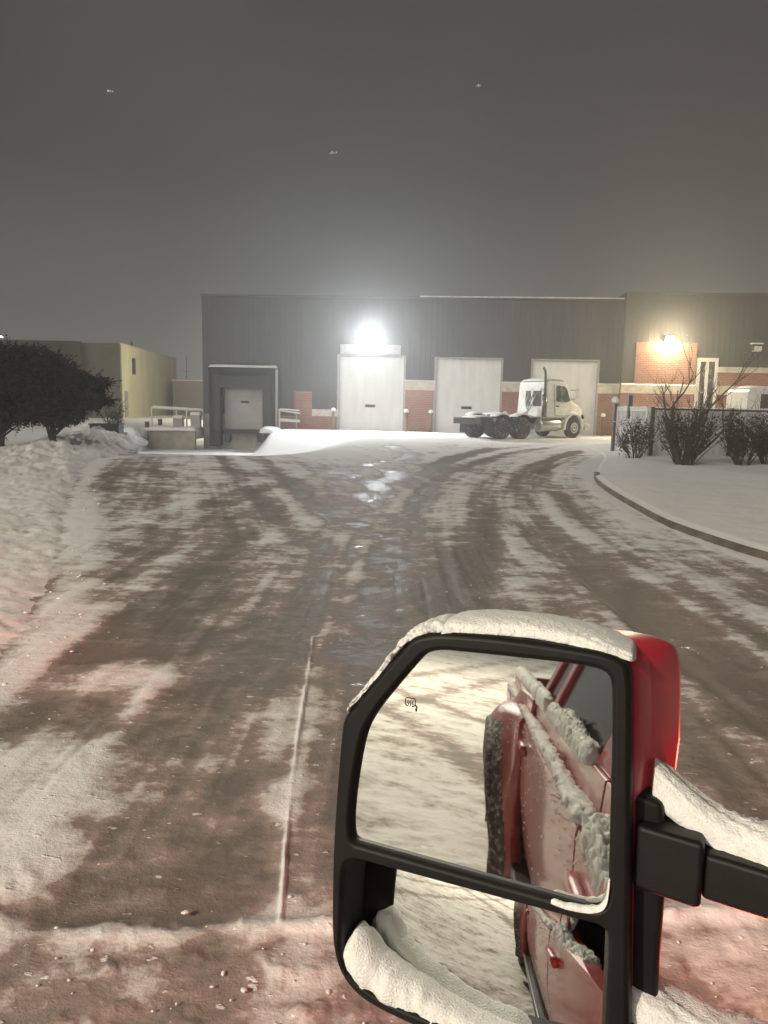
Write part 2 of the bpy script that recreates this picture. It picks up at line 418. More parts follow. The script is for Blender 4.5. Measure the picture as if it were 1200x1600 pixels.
    Z = Z + .05 * (fbm(X * 1.6, Y * 1.6, 66) - .5) * sm(1.4, 0, Y)
    near_bld = sm(30, 36, Y)
    Z = Z + near_bld * .04 * (fbm(X * 1.3, Y * 1.3, 67) - .5)
    return S, Z

def make_ground():
    th = np.concatenate([np.linspace(-34, 34, 400), np.linspace(34, 326, 380)[1:]])
    th = R(1) * th
    rr = [.5]
    while rr[-1] < 900: rr.append(rr[-1] * (1.0072 if rr[-1] < 60 else 1.05))
    rr = np.array(rr)
    T, Q = np.meshgrid(th, rr)
    X = Q * np.sin(T); Y = Q * np.cos(T)
    S, Z = ground_fields(X, Y)
    o = grid_mesh('ground', X, Y, Z, M['ground'], S)
    # close the sheet underneath the viewpoint
    return o
tag(make_ground(), 'slushy asphalt yard and drive with curved tyre tracks in thin snow', 'ground', kind='structure')
g2 = MB(); n = 48
g2.add([(0, 0, .01)] + [(.5 * math.sin(2 * math.pi * k / n), .5 * math.cos(2 * math.pi * k / n), .012) for k in range(n)], [(0, k + 1, (k + 1) % n + 1) for k in range(n)])
tag(g2.build('ground', M['snow']), 'trampled snow under the pickup door', 'ground', kind='structure')

def make_bank():
    B = np.array(smooth_path(BANK, 3))
    ts = np.concatenate([np.linspace(-.25, 3.2, 90), np.geomspace(3.4, 320, 40)])
    n = len(B)
    tang = np.gradient(B, axis=0); tang /= np.linalg.norm(tang, axis=1)[:, None] + 1e-9
    nor = np.stack([-tang[:, 1], tang[:, 0]], 1)
    # blend the outward direction to plain left so rows never cross
    outd = nor * .35 + np.array([-1, .0]) * .65; outd /= np.linalg.norm(outd, axis=1)[:, None]
    X = B[:, 0][:, None] + outd[:, 0][:, None] * ts[None]
    Y = B[:, 1][:, None] + outd[:, 1][:, None] * ts[None]
    yb = B[:, 1][:, None] + 0 * ts[None]
    amp = .04 + .27 * sm(13, 27, yb)
    tt = ts[None] + 0 * X
    edge = sm(-.2, .45, tt + .35 * (fbm(X * 1.6, Y * 1.6, 4) - .5))
    bump = np.exp(-((tt - (1.1 + .7 * sm(10, 24, yb))) / (.85 + .5 * sm(10, 24, yb))) ** 2)
    lum = fbm(X * 2.6, Y * 2.0, 22) ; lum2 = np.abs(fbm(X * 5, Y * 4, 25) - .5) * 2
    fade = 1 - sm(2.5, 5.5, tt)
    Z = -.05 + edge * (.075 + .03 * sm(10, 20, yb) + amp * bump * (.3 + 1.5 * lum) + ((.05 + .09 * sm(9, 20, yb)) * (lum - .4) - (.022 + .06 * sm(9, 20, yb)) * lum2) * fade)
    Z = Z + .05 * (fbm(X * 12, Y * 12, 26) - .5) * edge * fade
    Z = Z + base_height(X, Y) * sm(-13.6, -13.2, X) * (Y > 36)
    S = .75 + .3 * edge - .45 * lum2 * fade * (.6 + .4 * (yb < 12)) + .2 * sm(3, 5, tt)
    return grid_mesh('snow_bank', X, Y, Z, M['ground'], np.clip(S, .2, 1.15))
tag(make_bank(), 'ploughed lumpy snow bank along the left edge of the drive', 'snow bank', kind='structure')

def make_lawn():
    K = np.array(smooth_path(KERB, 3)); n = len(K)
    s = np.linspace(0, 1, n)
    O = np.stack([60 + 0 * s, np.interp(s, [0, .3, 1], [3.0, 12, 34])], 1)
    tang = np.gradient(K, axis=0); tang /= np.linalg.norm(tang, axis=1)[:, None] + 1e-9
    u = np.concatenate([[0], np.geomspace(.002, 1, 110)])
    K0 = K + np.stack([tang[:, 1], -tang[:, 0]], 1) * .022
    X = K0[:, 0][:, None] * (1 - u) + O[:, 0][:, None] * u
    Y = K0[:, 1][:, None] * (1 - u) + O[:, 1][:, None] * u
    d = u[None] * 40 + 0 * X
    Z = .115 * (1 - sm(17.5, 19.5, Y) * sm(.8, .0, d)) + .03 * sm(.0, .12, d) + .09 * sm(.1, 3, d) * fbm(X * .6, Y * .6, 8) + .03 * (fbm(X * 3, Y * 3, 9) - .5) * sm(0, .5, d)
    S = 1.12 - .12 * sm(.5, .7, fbm(X * .5, Y * .5, 93))
    return grid_mesh('lawn', X, Y, Z, M['ground'], S)
tag(make_lawn(), 'snow covered verge with shrubs inside the curved kerb', 'lawn', kind='structure')

def chunk_stuff():
    rnd = random.Random(31); mb = MB()
    bp_ = [p for p in BANK if 1.5 < p[1] < 26]
    def chunk(x, y, z, r):
        n = 7; ph = rnd.uniform(0, 6.28); sx, sy = rnd.uniform(.7, 1.3), rnd.uniform(.7, 1.3); rings = []
        for zz, q in ((-.6, .75), (-.1, 1.05), (.35, .85), (.62, .42)):
            rings.append([(x + math.cos(ph + 2 * math.pi * i / n) * r * q * sx * rnd.uniform(.55, 1.35), y + math.sin(ph + 2 * math.pi * i / n) * r * q * sy * rnd.uniform(.55, 1.35), z + .6 * zz * r * rnd.uniform(.6, 1.4)) for i in range(n)])
        mb.loft(rings)
    for k in range(230):
        p = rnd.choice(bp_); x = p[0] + rnd.gauss(.05, .22); y = p[1] + rnd.gauss(0, .3)
        r = min(.018, rnd.lognormvariate(-5.2, .6)) * (1 + p[1] * .05)
        chunk(x, y, r * .3 + .02, r)
    for k in range(120):
        x = rnd.uniform(-1.5, 1.6); y = 2.22 + .07 * x + abs(rnd.gauss(0, .22)) * rnd.choice((-1, -1, .5)); r = min(.014, rnd.lognormvariate(-5.4, .5))
        chunk(x, y, r * .3 + .018, r)
    for k in range(40):
        x = rnd.uniform(-1.6, 3.0); y = rnd.uniform(2.4, 9); r = min(.010, rnd.lognormvariate(-5.5, .5))
        chunk(x, y, r * .3 + .012, r)
    return mb.build('snow_chunks', M['snow'], smooth=True)
tag(chunk_stuff(), 'loose snow crumbs strewn along the bank and gutter', 'snow chunks', kind='stuff')

kb = MB(); rings = []
Kp = [p for p in smooth_path(KERB, 2) if p[1] < 19]
for i, p in enumerate(Kp):
    a = np.array(Kp[max(i - 1, 0)]); b = np.array(Kp[min(i + 1, len(Kp) - 1)]); t = b - a; t /= np.linalg.norm(t)
    nr = np.array([t[1], -t[0]])
    prof = [(0, -.05), (.012, .092), (.024, .108), (.145, .108), (.15, -.05)]
    rings.append([(p[0] + nr[0] * q, p[1] + nr[1] * q, z) for q, z in prof])
kb.loft(rings)
M['kerb'] = mat('wet kerb', (.10, .08, .062), .8, color2=(.2, .17, .14), mix=(.4, .8), scale=3)
tag(kb.build('kerb', M['kerb']), 'dark curved concrete kerb between drive and snowy verge', 'kerb', kind='structure')

# ------------------------------------------------------------------ warehouse
WH = empty('warehouse', (0, 45, 0), R(-4))
tag(WH, 'long grey ribbed warehouse with white roller doors and brick base', 'warehouse')

def cells(u0, u1, z0, z1, holes):
    us = sorted({u0, u1, *[h[0] for h in holes], *[h[1] for h in holes]}); zs = sorted({z0, z1, *[h[2] for h in holes], *[h[3] for h in holes]})
    us = [u for u in us if u0 <= u <= u1]; zs = [z for z in zs if z0 <= z <= z1]
    for a, b in zip(us[:-1], us[1:]):
        for c, d in zip(zs[:-1], zs[1:]):
            mu, mz = (a + b) / 2, (c + d) / 2
            if not any(h[0] < mu < h[1] and h[2] < mz < h[3] for h in holes): yield a, b, c, d

D1 = (-2.77, 1.0, 0, 4.3); D2 = (2.84, 6.55, 0, 4.25); D3 = (8.32, 11.95, 0, 4.23); DD = (-9.57, -7.16, 0, 2.4)
def wall_piece(u0, u1, z0, z1, holes, m, name, y=0., ribs=0, th=.25):
    mb = MB()
    for a, b, c, d in cells(u0, u1, z0, z1, holes):
        mb.box(a, b, y, y + th, c, d)
        if ribs:
            k = math.ceil(a / ribs) * ribs
            while k < b - .04:
                if k > a + .02:
                    mb.add([(k - .04, y - .003, c), (k - .02, y - .008, c), (k + .02, y - .008, c), (k + .04, y - .003, c),
                            (k - .04, y - .003, d), (k - .02, y - .008, d), (k + .02, y - .008, d), (k + .04, y - .003, d)],
                           [(0, 1, 5, 4), (1, 2, 6, 5), (2, 3, 7, 6), (0, 3, 2, 1), (4, 5, 6, 7)])
                k += ribs
    return mb.build(name, m, WH)
holes = [D1, D2, D3, DD]
wall_piece(-10.83, 13.2, 2.95, 7.6, holes, M['siding'], 'siding', ribs=.31)
wall_piece(-10.83, -5.38, .86, 2.948, holes, M['siding'], 'siding', ribs=.31)
wall_piece(-5.378, -4.33, 2.27, 2.948, holes, M['siding'], 'siding', ribs=.31)
wall_piece(-4.328, -2.77, 1.25, 2.948, holes, M['siding'], 'siding', ribs=.31)
wall_piece(-10.83, -6.4, -1.4, .858, holes, M['conc'], 'foundation_wall', y=.01)
wall_piece(-6.398, -5.38, 0, .858, holes, M['brick'], 'brick_base', y=-.02)
wall_piece(-5.378, -4.33, -.05, 2.268, holes, M['brick'], 'brick_pier', y=-.06)
wall_piece(-4.328, -2.79, -.05, .85, holes, M['brick'], 'brick_base', y=-.02)
wall_piece(-4.328, -2.79, .852, 1.248, holes, M['ledge'], 'ledge', y=-.10)
for a, b in ((1.02, 2.82), (6.57, 8.3), (11.97, 13.2)):
    wall_piece(a, b, -.05, 2.45, holes, M['brick'], 'brick_base', y=-.02)
    wall_piece(a, b, 2.452, 2.948, holes, M['ledge'], 'ledge', y=-.12)
    MB().prism_x([(-.15, 2.951), (.0, 2.951), (.0, 3.03), (-.05, 3.03), (-.14, 2.98)], a, b).build('snow_on_ledge', M['snow'], WH)
# right hand section, slightly proud and taller
YR = -.42
wall_piece(13.2, 30, 4.02, 7.9, [(13.9, 17.2, 3, 5.3), (17.25, 18.4, 1.6, 4.5)], M['siding'], 'siding', y=YR, ribs=.31)
wall_piece(13.2, 13.898, 2.95, 4.018, [], M['siding'], 'siding', y=YR, ribs=.31)
wall_piece(13.2, 17.25, -.05, 2.5, [], M['brick'], 'brick_base', y=YR - .02)
wall_piece(13.2, 17.25, 2.502, 2.948, [], M['ledge'], 'ledge', y=YR - .14)
MB().prism_x([(-.57, 2.951), (-.42, 2.951), (-.42, 3.05), (-.47, 3.05), (-.56, 2.98)], 13.2, 17.25).build('snow_on_ledge', M['snow'], WH)
wall_piece(13.9, 17.2, 2.95, 5.3, [], M['brick'], 'brick_pier', y=YR - .08)
wall_piece(18.4, 30, -.05, 2.5, [], M['brick'], 'brick_base', y=YR - .02)
wall_piece(18.4, 30, 2.502, 2.998, [], M['ledge'], 'ledge', y=YR - .14)
wall_piece(18.4, 30, 3.0, 3.72, [], M['brick'], 'brick_band', y=YR - .04)
wall_piece(18.4, 30, 3.722, 4.018, [], M['ledge'], 'ledge', y=YR - .16)
MB().box(13.2, 30, YR + .25, 30, 0, 7.9).build('rear_block', M['siding'], WH)
wf = MB()
for a, b, c, d in cells(17.25, 18.4, 1.55, 4.5, [(17.45, 17.75, 1.75, 4.3), (17.9, 18.25, 1.75, 4.3)]): wf.box(a, b, YR - .06, YR + .1, c, d)
wfo = wf.build('window', M['white'], WH)
MB().box(17.4, 18.3, YR + .02, YR + .05, 1.7, 4.35).build('pane', M['truckglass'], wfo)
ef = MB()
for a in (17.28, 18.28): ef.box(a, a + .11, YR - .09, YR - .025, 0, 1.548)
ef.box(17.28, 18.39, YR - .09, YR - .025, 1.4, 1.545)
ed = ef.build('entrance_door', M['white'], WH)
MB().box(17.40, 18.27, YR - .03, YR - .022, .05, 1.4).build('door_panel', M['jamb'], ed)
for a in (18.95, 19.55):
    MB().box(a, a + .22, YR - .24, YR - .165, 0, 2.45).build('downpipe', M['white'], WH)
# main body and roof
MB().box(-10.83, 13.198, .26, 30, -1.4, 7.58).build('rear_block', M['siding'], WH)
rf = MB(); rf.box(-10.9, 13.2, -.1, 30, 7.6, 7.72); rf.build('roof_trim', M['trim'], WH)
rf = MB(); rf.box(13.202, 30, YR - .1, 30, 7.9, 8.0); rf.build('roof_trim', M['trim'], WH)
rs = MB(); rs.box(-10.8, 13.1, .5, 29.9, 7.722, 7.77); rs.build('roof_snow', M['roofsnow'], WH)
MB().box(1.8, 13.19, -.115, -.102, 7.66, 7.735).build('gutter', M['ledge'], WH)

def roller_door(d, slot=True):
    u0, u1, z0, z1 = d
    t = MB(); n = 5; h = (z1 - z0) / n
    for k in range(n):
        t.box(u0 + .02, u1 - .02, .12, .17, z0 + k * h + .008, z0 + (k + 1) * h - .008)
        for q in (.33, .66):
            t.box(u0 + .02, u1 - .02, .108, .118, z0 + (k + q) * h - .012, z0 + (k + q) * h + .012)
    t.box(u0 + .02, u1 - .02, .13, .16, z0, z1)
    o = t.build('roller_door', M['door'], WH)
    if slot:
        c = (u0 + u1) / 2 - .05
        MB().box(c - .3, c + .3, .085, .106, 1.42, 1.58).build('vision_slot', M['slot'], o, bevel=.02)
    j = MB()
    j.box(u0 - .1, u0 + .018, -.05, .12, z0, z1 + .1); j.box(u1 - .018, u1 + .1, -.05, .12, z0, z1 + .1); j.box(u0 + .02, u1 - .02, -.05, .12, z1, z1 + .1)
    j.build('door_frame', M['jamb'], o)
roller_door(D1); roller_door(D2); roller_door(D3, False)
MB().box(-2.7, .8, -.2, -.04, 4.42, 4.98).build('door_hood', M['jamb'], WH, bevel=.03)
# dock shelter
dk = MB()
sh = [(-10.3, -9.62), (-7.1, -6.36)]
for a, b in sh: dk.prism_y([(a, -1.0), (b, -1.0), (b, 3.55), (a, 3.55)], -.62, -.02)
dk.box(-9.618, -7.102, -.62, -.02, 2.42, 3.55)
dso = dk.build('dock_shelter', M['foam'], WH, bevel=.04)
lip = MB(); lip.box(-10.05, -9.6, -.70, -.625, -.1, 3.1); lip.box(-7.12, -6.6, -.70, -.625, -.1, 3.1); lip.box(-9.598, -7.122, -.7, -.625, 2.36, 3.1)
lip.build('shelter_pad', M['slot'], dso, bevel=.03)
snow_strip([(-10.35, -.3, 3.56), (-9, -.3, 3.57), (-7.5, -.3, 3.57), (-6.3, -.3, 3.56)], lambda t: .33, lambda t: .13, (0, 1, 0), (0, 0, 1), freq=3, taper=.03).build('shelter_snow', M['snow'], dso, smooth=True)
MB().box(-6.358, -6.33, -.63, -.05, .05, 3.5).build('shelter_edge', M['white'], dso)
dd = MB()
for k in range(4): dd.box(-9.55, -7.18, .1, .15, .0 + k * .6 + .006, k * .6 + .594)
dd.box(-9.55, -7.18, .12, .14, 0, 2.4)
ddo = dd.build('dock_door', M['greydoor'], WH)
MB().box(-8.6, -8.1, .06, .098, 1.52, 1.64).build('vision_slot', M['slot'], ddo)
MB().box(-9.5, -7.2, -.55, .0, -.25, -.02).build('dock_leveller', M['foam'], WH)
for a in (-9.5, -7.55): MB().box(a, a + .35, -.28, -.0, -.75, -.27).build('dock_bumper', M['slot'], WH, bevel=.03)

def wall_lamp(x, y, z, rz, color, es, name='wall_lamp'):
    root = empty(name, (x, y, z), rz, WH)
    h = MB(); h.prism_x([(.1, -.14), (.1, .2), (-.22, .2), (-.32, .12), (-.32, -.1), (-.2, -.14)], -.24, .24)
    h.build('lamp_housing', M['post'], root)
    l = MB(); l.prism_x([(-.1, -.142), (-.322, -.13), (-.324, .1), (-.40, .06), (-.40, -.12), (-.3, -.19), (-.1, -.19)], -.2, .2)
    l.build('lamp_lens', emat('lamp lens', color, es) if es else M['white'], root)
    return root
wall_lamp(-.94, -.1, 5.4, 0, (.88, .95, 1), 170)
wall_lamp(15.59, YR - .1, 5.5, 0, (1, .78, .40), 190)
wall_lamp(20.3, YR - .06, 5.06, 0, (1, 1, 1), 0)
wall_lamp(-10.84, 14, 5.5, R(-90), (1, .88, .6), 60)
MB().box(20.0, 20.6, YR - .42, YR - .08, 5.268, 5.33).build('lamp_snow', M['snow'], WH)

# bollards beside the doors
def world_of(u, y, z=0):
    a = R(-4); return (u * math.cos(a) - y * math.sin(a), 45 + u * math.sin(a) + y * math.cos(a), z)
bl = empty('bollard', world_of(-2.98, -.75, .04))
pm = MB().ring_tube([(0, 0, -.1), (0, 0, 1.12)], .075, 16); pm.build('bollard_post', M['greybollard'], bl, smooth=True)
cp = MB(); cp.loft([[(r * math.cos(k * .5236), r * math.sin(k * .5236), z) for k in range(12)] for r, z in ((.07, 1.10), (.13, 1.13), (.15, 1.2), (.12, 1.28), (.05, 1.32))]); cp.build('snow_cap', M['snow'], bl, smooth=True)
spots = [(-2.98, 'snow capped bollard left of the door under the bright white lamp'), (1.22, 'snow capped bollard right of the door under the bright white lamp'),
         (2.62, 'snow capped bollard left of the middle roller door'), (6.78, 'snow capped bollard between middle roller door and parked tractor cab'), (12.25, 'snow capped bollard against brick right of the tractor front')]
def copy_tree(o, parent=None):
    c = o.copy(); COL.objects.link(c)
    if parent: c.parent = parent
    for ch in list(o.children): copy_tree(ch, c)
    return c
for i, (u, lb) in enumerate(spots):
    o = bl if i == 0 else copy_tree(bl)
    o.location = world_of(u, -.75, .04); tag(o, lb, 'bollard', 'bollards guarding the roller doors')

# guard rails by the dock
gr = empty('guard_rail', world_of(-6.2, -.55, 0))
g = MB()
g.ring_tube([(0, 0, .55), (1.25, -.1, .52)], .055, 10); g.ring_tube([(0, 0, 1.15), (1.25, -.1, 1.0)], .055, 10)
g.build('rail', M['white'], gr, smooth=True)
MB().ring_tube([(.05, 0, -.1), (.05, 0, 1.2)], .05, 10).build('rail_post', M['white'], gr, smooth=True)
MB().ring_tube([(1.05, -.05, -.1), (1.05, -.05, .95)], .05, 10).build('rail_post', M['jamb'], gr, smooth=True)
for z in (.62, 1.2):
    snow_strip([(0, 0, z), (.6, -.05, z - .03), (1.28, -.1, z - .07)], lambda t: .07, lambda t: .07, (0, 1, 0), (0, 0, 1), freq=4, nseg=5).build('rail_snow', M['snow'], gr, smooth=True)
tag(gr, 'short snow covered double rail right of the dark dock shelter', 'railing')
sl = empty('snow_heap', world_of(-6.25, -3.2, 0))
sp = snow_strip([(0, 3.0, -.1), (-.05, 1.5, -.05), (-.12, .6, -.08)], lambda t: .5, lambda t: .28, (1, 0, 0), (0, 0, 1), freq=1.4, amp=.4, nseg=10)
sp.build('heap', M['snow'], sl, smooth=True); tag(sl, 'white snow ridge along the edge of the sunken dock ramp', 'snow heap')

# retaining wall + rail left of the dock
rw = empty('retaining_wall', (-13.6, 43.9, 0))
w = MB(); w.box(0, 2.75, 0, .3, -1.5, -.12); w.build('wall', M['conc'], rw, bevel=.02)
snow_strip([(-.1, .3, -.13), (.8, .3, -.1), (1.8, .3, -.08), (2.8, .3, -.1)], lambda t: .5, lambda t: .16 + .1 * math.sin(5 * t) ** 2, (0, 1, 0), (0, 0, 1), freq=2, taper=.04).build('snow_cap', M['snow'], rw, smooth=True)
tag(rw, 'low concrete retaining wall under snow left of the dock', 'retaining wall')
ua = MB(); ua.box(-16.5, -10.95, 44.25, 47.5, -.6, .02)
tag(ua.build('upper_yard', M['snow']), 'raised snowy yard behind the retaining wall', 'yard', kind='structure')
rr_ = empty('railing', (-13.95, 46, .02))
g = MB(); g.ring_tube([(0, 0, 1.12), (3.15, .1, .98)], .05, 10); g.ring_tube([(0, 0, .6), (3.15, .1, .5)], .04, 10); g.build('rail', M['white'], rr_, smooth=True)
for x in (0.02, 1.5, 2.1, 3.1): MB().ring_tube([(x, 0, 0), (x, 0, 1.1 - .045 * x)], .045, 8).build('rail_post', M['white'], rr_, smooth=True)
snow_strip([(0, 0, 1.15), (1.6, .05, 1.08), (3.15, .1, 1.01)], lambda t: .07, lambda t: .1, (0, 1, 0), (0, 0, 1), freq=3).build('rail_snow', M['snow'], rr_, smooth=True)
tag(rr_, 'long white pipe railing with snow above the retaining wall', 'railing')
bxs = [(1.72, .55, 'small snow topped crate beside the white pipe railing'), (2.75, .75, 'taller snow topped crate at railing end near warehouse corner')]
for x, h, lb in bxs:
    e = empty('crate', (-13.95 + x, 45.6, .02))
    c = MB(); c.box(-.28, .28, -.2, .2, 0, h); c.build('crate_body', M['jamb'], e, bevel=.02)
    snow_strip([(-.3, 0, h), (0, 0, h), (.3, 0, h)], lambda t: .22, lambda t: .18, (0, 1, 0), (0, 0, 1), freq=3, amp=.2).build('snow_cap', M['snow'], e, smooth=True)
    tag(e, lb, 'crate')
for x, h, lb in ((-13.75, .45, 'short dark post at outer end of the retaining wall'), (-13.0, .62, 'dark post set in snow behind the retaining wall')):
    e = empty('post', (x, 44.5, -.1)); MB().box(-.1, .1, -.1, .1, 0, h).build('post_body', M['post'], e, bevel=.02)
    snow_strip([(-.1, 0, h), (0, 0, h), (.1, 0, h)], lambda t: .1, lambda t: .07, (0, 1, 0), (0, 0, 1), freq=5).build('snow_cap', M['snow'], e, smooth=True)
    tag(e, lb, 'post')

# ------------------------------------------------------------------ other buildings
cb = empty('cream_building', (-20.5, 60, 0))
b = MB(); P_ = [(0, 0), (-1.6, 22), (-40, 22), (-40, 0)]
b.add([(0, 0, -.5), (-1.6, 22, -.5), (-1.6, 22, 5.8), (0, 0, 5.8)], [(0, 1, 2, 3)])
b.add([(0, 0, -.5), (0, 0, 5.8), (-.02, .25, 5.8), (-.02, .25, -.5)], [(0, 1, 2, 3)])
b.build('side_wall', M['cream'], cb)
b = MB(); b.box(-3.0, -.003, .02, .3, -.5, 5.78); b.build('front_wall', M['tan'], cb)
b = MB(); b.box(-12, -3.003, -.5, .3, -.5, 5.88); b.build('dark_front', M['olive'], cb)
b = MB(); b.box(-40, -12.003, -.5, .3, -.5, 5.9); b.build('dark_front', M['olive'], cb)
b = MB(); b.add([(-.02, .0, 5.8), (-1.62, 22, 5.8), (-40, 22, 5.8), (-40, 0, 5.8)], [(0, 1, 2, 3)]); b.build('roof', M['roofsnow'], cb)
b = MB(); b.add([(.03, 0, 5.72), (-1.57, 22, 5.72), (-1.57, 22, 5.86), (.03, 0, 5.86), (-.1, 0, 5.86), (-1.7, 22, 5.86)], [(0, 1, 2, 3), (3, 2, 5, 4)]); b.build('parapet', M['ledge'], cb)
def on_side(y, z0, z1, w, name, m, off=.06):
    x = -y * 1.6 / 22 + off
    q = MB(); q.add([(x, y, z0), (x - w * 1.6 / 22, y + w, z0), (x - w * 1.6 / 22, y + w, z1), (x, y, z1), (x - off, y, z0), (x - off - w * 1.6 / 22, y + w, z0), (x - off - w * 1.6 / 22, y + w, z1), (x - off, y, z1)],
                  [(0, 1, 2, 3), (4, 7, 6, 5), (0, 3, 7, 4), (1, 5, 6, 2), (3, 2, 6, 7)])
    return q.build(name, m, cb)
on_side(3.6, 3.6, 4.9, .9, 'vent', M['slot']); on_side(1.0, .2, 2.2, .9, 'service_door', M['jamb'])
MB().ring_tube([(-.7, 5, 5.8), (-.7, 5, 6.3)], .08, 8).build('roof_vent', M['post'], cb)
tag(cb, 'cream walled building with flat roof lit from one side at left', 'building')
lb = empty('low_building', (-20.6, 75, 0))
MB().box(0, 6.5, 0, 8, -.5, 3.5).build('wall', M['greywall'], lb)
MB().box(-.1, 6.6, -.1, 8.1, 3.502, 3.40).build('roof_edge', M['ledge'], lb)
MB().ring_tube([(1.2, .5, 3.6), (1.2, .5, 5.8)], .05, 6).build('antenna', M['post'], lb)
MB().ring_tube([(.9, .5, 4.3), (1.5, .5, 4.3)], .03, 6).build('antenna_bar', M['post'], lb)
tag(lb, 'low grey building with thin roof antenna between cream building and warehouse', 'building')

def street_lamp(loc, h, rz, label, es, color):
    root = empty('street_lamp', loc, rz)
    p = MB(); p.ring_tube([(0, 0, 0), (0, 0, h - .4), (0, .3, h - .1), (0, 1.2, h)], [.11, .07, .06, .05], 12); p.build('lamp_post', M['post'], root, smooth=True)
    q = MB(); q.prism_x([(1.1, h - .06), (1.1, h + .1), (1.8, h + .12), (2.0, h - .02), (2.0, h - .06)], -.17, .17); q.build('lamp_head', M['post'], root, bevel=.02)
    MB().box(-.15, .15, 1.3, 1.9, h - .1, h - .062).build('lamp_lens', emat('street lamp lens', color, es), root)
    tag(root, label, 'street lamp')
    return root
street_lamp((-34.6, 71, -.3), 7.2, R(-170), 'distant street lamp above the dark building at left edge', 90, (1, .93, .75))
LX, LY, LZ = -13.5, -12.5, 12.2
street_lamp((LX - 1.2, LY - .9, 0), LZ + .1, R(-55), 'tall street lamp standing across the road behind the pickup', 60, (1, .88, .66))

# ------------------------------------------------------------------ vegetation
def branch(mb, p, d, L, r, depth, rnd, twig_ends, spread=.6, gravity=0.0, kids=(2, 4), n=6):
    P = [Vector(p)]; dd = Vector(d).normalized(); steps = 4
    for k in range(steps):
        dd = (dd + Vector((rnd.uniform(-1, 1), rnd.uniform(-1, 1), rnd.uniform(-.6, .8) + gravity)) * .16).normalized()
        P.append(P[-1] + dd * L / steps)
    mb.ring_tube([tuple(q) for q in P], [r * (1 - .55 * k / steps) for k in range(steps + 1)], n, caps=False)
    twig_ends.append((P[-1], dd)); twig_ends.append((P[-2], dd))
    if depth > 0:
        for _ in range(rnd.randint(*kids)):
            k = rnd.randint(1, steps); q = P[k]
            nd = (dd + Vector((rnd.uniform(-1, 1), rnd.uniform(-1, 1), rnd.uniform(-.5, .9) + gravity)) * spread * 1.3).normalized()
            branch(mb, q, nd, L * rnd.uniform(.5, .75), r * .5, depth - 1, rnd, twig_ends, spread, gravity, kids, max(4, n - 1))

def leaf(mb, p, s, rnd):
    a = Vector((rnd.gauss(0, 1), rnd.gauss(0, 1), rnd.gauss(0, 1))).normalized(); b = a.orthogonal().normalized()
    b = Matrix.Rotation(rnd.uniform(0, 6.28), 3, a) @ b; c = a.cross(b)
    P = Vector(p)
    mb.add([P - b * s, P + c * s * .45, P + b * s, P - c * s * .45], [(0, 1, 2, 3)])

def dark_tree(loc, label, trunks, blobs, nleaf, seed):
    rnd = random.Random(seed); root = empty('tree', loc)
    t = MB(); ends = []
    for tp, td, tl, tr in trunks:
        branch(t, tp, td, tl, tr, 2, rnd, ends, .8, 0, (3, 5), 8)
    t.build('trunk', M['bark'], root, smooth=True)
    c = MB(); tw = MB()
    for bx, by, bz, rx, ry, rz_, w in blobs:
        for k in range(int(nleaf * w)):
            # clumps inside the blob
            u = Vector((rnd.gauss(0, 1), rnd.gauss(0, 1), rnd.gauss(0, 1))).normalized() * rnd.random() ** .45
            p = Vector((bx + u.x * rx, by + u.y * ry, bz + u.z * rz_))
            if math.sin(p.x * 5.1 + p.y * 2.3) * math.sin(p.z * 6.3 + p.y * 3.1) > .62: continue
            for _ in range(3): leaf(c, p + Vector((rnd.gauss(0, .05), rnd.gauss(0, .05), rnd.gauss(0, .05))), rnd.uniform(.03, .075), rnd)
            if k % 9 == 0:
                o = (p - Vector((bx, by, bz))); o.z *= .5
                e = p + o.normalized() * rnd.uniform(.1, .4) + Vector((0, 0, rnd.uniform(-.08, .12)))
                tw.ring_tube([tuple(p), tuple((p + e) / 2 + Vector((0, 0, .02))), tuple(e)], [.012, .008, .004], 4, False)
                for _ in range(4): leaf(c, p.lerp(e, rnd.random()), rnd.uniform(.03, .06), rnd)
    c.build('crown', M['darkleaf'], root); tw.build('twigs', M['bark'], root)
    return tag(root, label, 'tree')
dark_tree((-9.75, 22.6, .1), 'dark dense tree with boughs reaching right toward the cream building',
          [((0, 0, -.2), (.05, 0, 1), 1.6, .12), ((.05, 0, .5), (.6, 0, .6), .9, .06)],
          [(0, 0, 1.9, .95, .9, .95, 1.5), (.75, 0, 1.75, .75, .6, .55, .9), (1.25, -.1, 1.45, .55, .4, .22, .35), (1.2, 0, 2.0, .5, .4, .18, .3), (-.5, 0, 2.5, .8, .7, .5, .8), (.1, 0, 1.1, .9, .6, .4, .7), (-.7, .1, 1.6, .7, .5, .9, 1.0)], 2100, 3)
dark_tree((-11.1, 22.2, .1), 'dark low branching tree cut by the left picture edge',
          [((0, 0, -.2), (-.1, 0, 1), 1.6, .13), ((0, 0, .4), (-.6, 0, .6), 1.4, .06)],
          [(-.2, 0, 1.9, 1.1, 1, .9, 1.7), (-.9, 0, 2.3, .9, .8, .7, .9), (.3, .2, 2.5, .8, .7, .55, .9), (-.2, 0, 1.0, 1.0, .6, .45, .8)], 2100, 5)

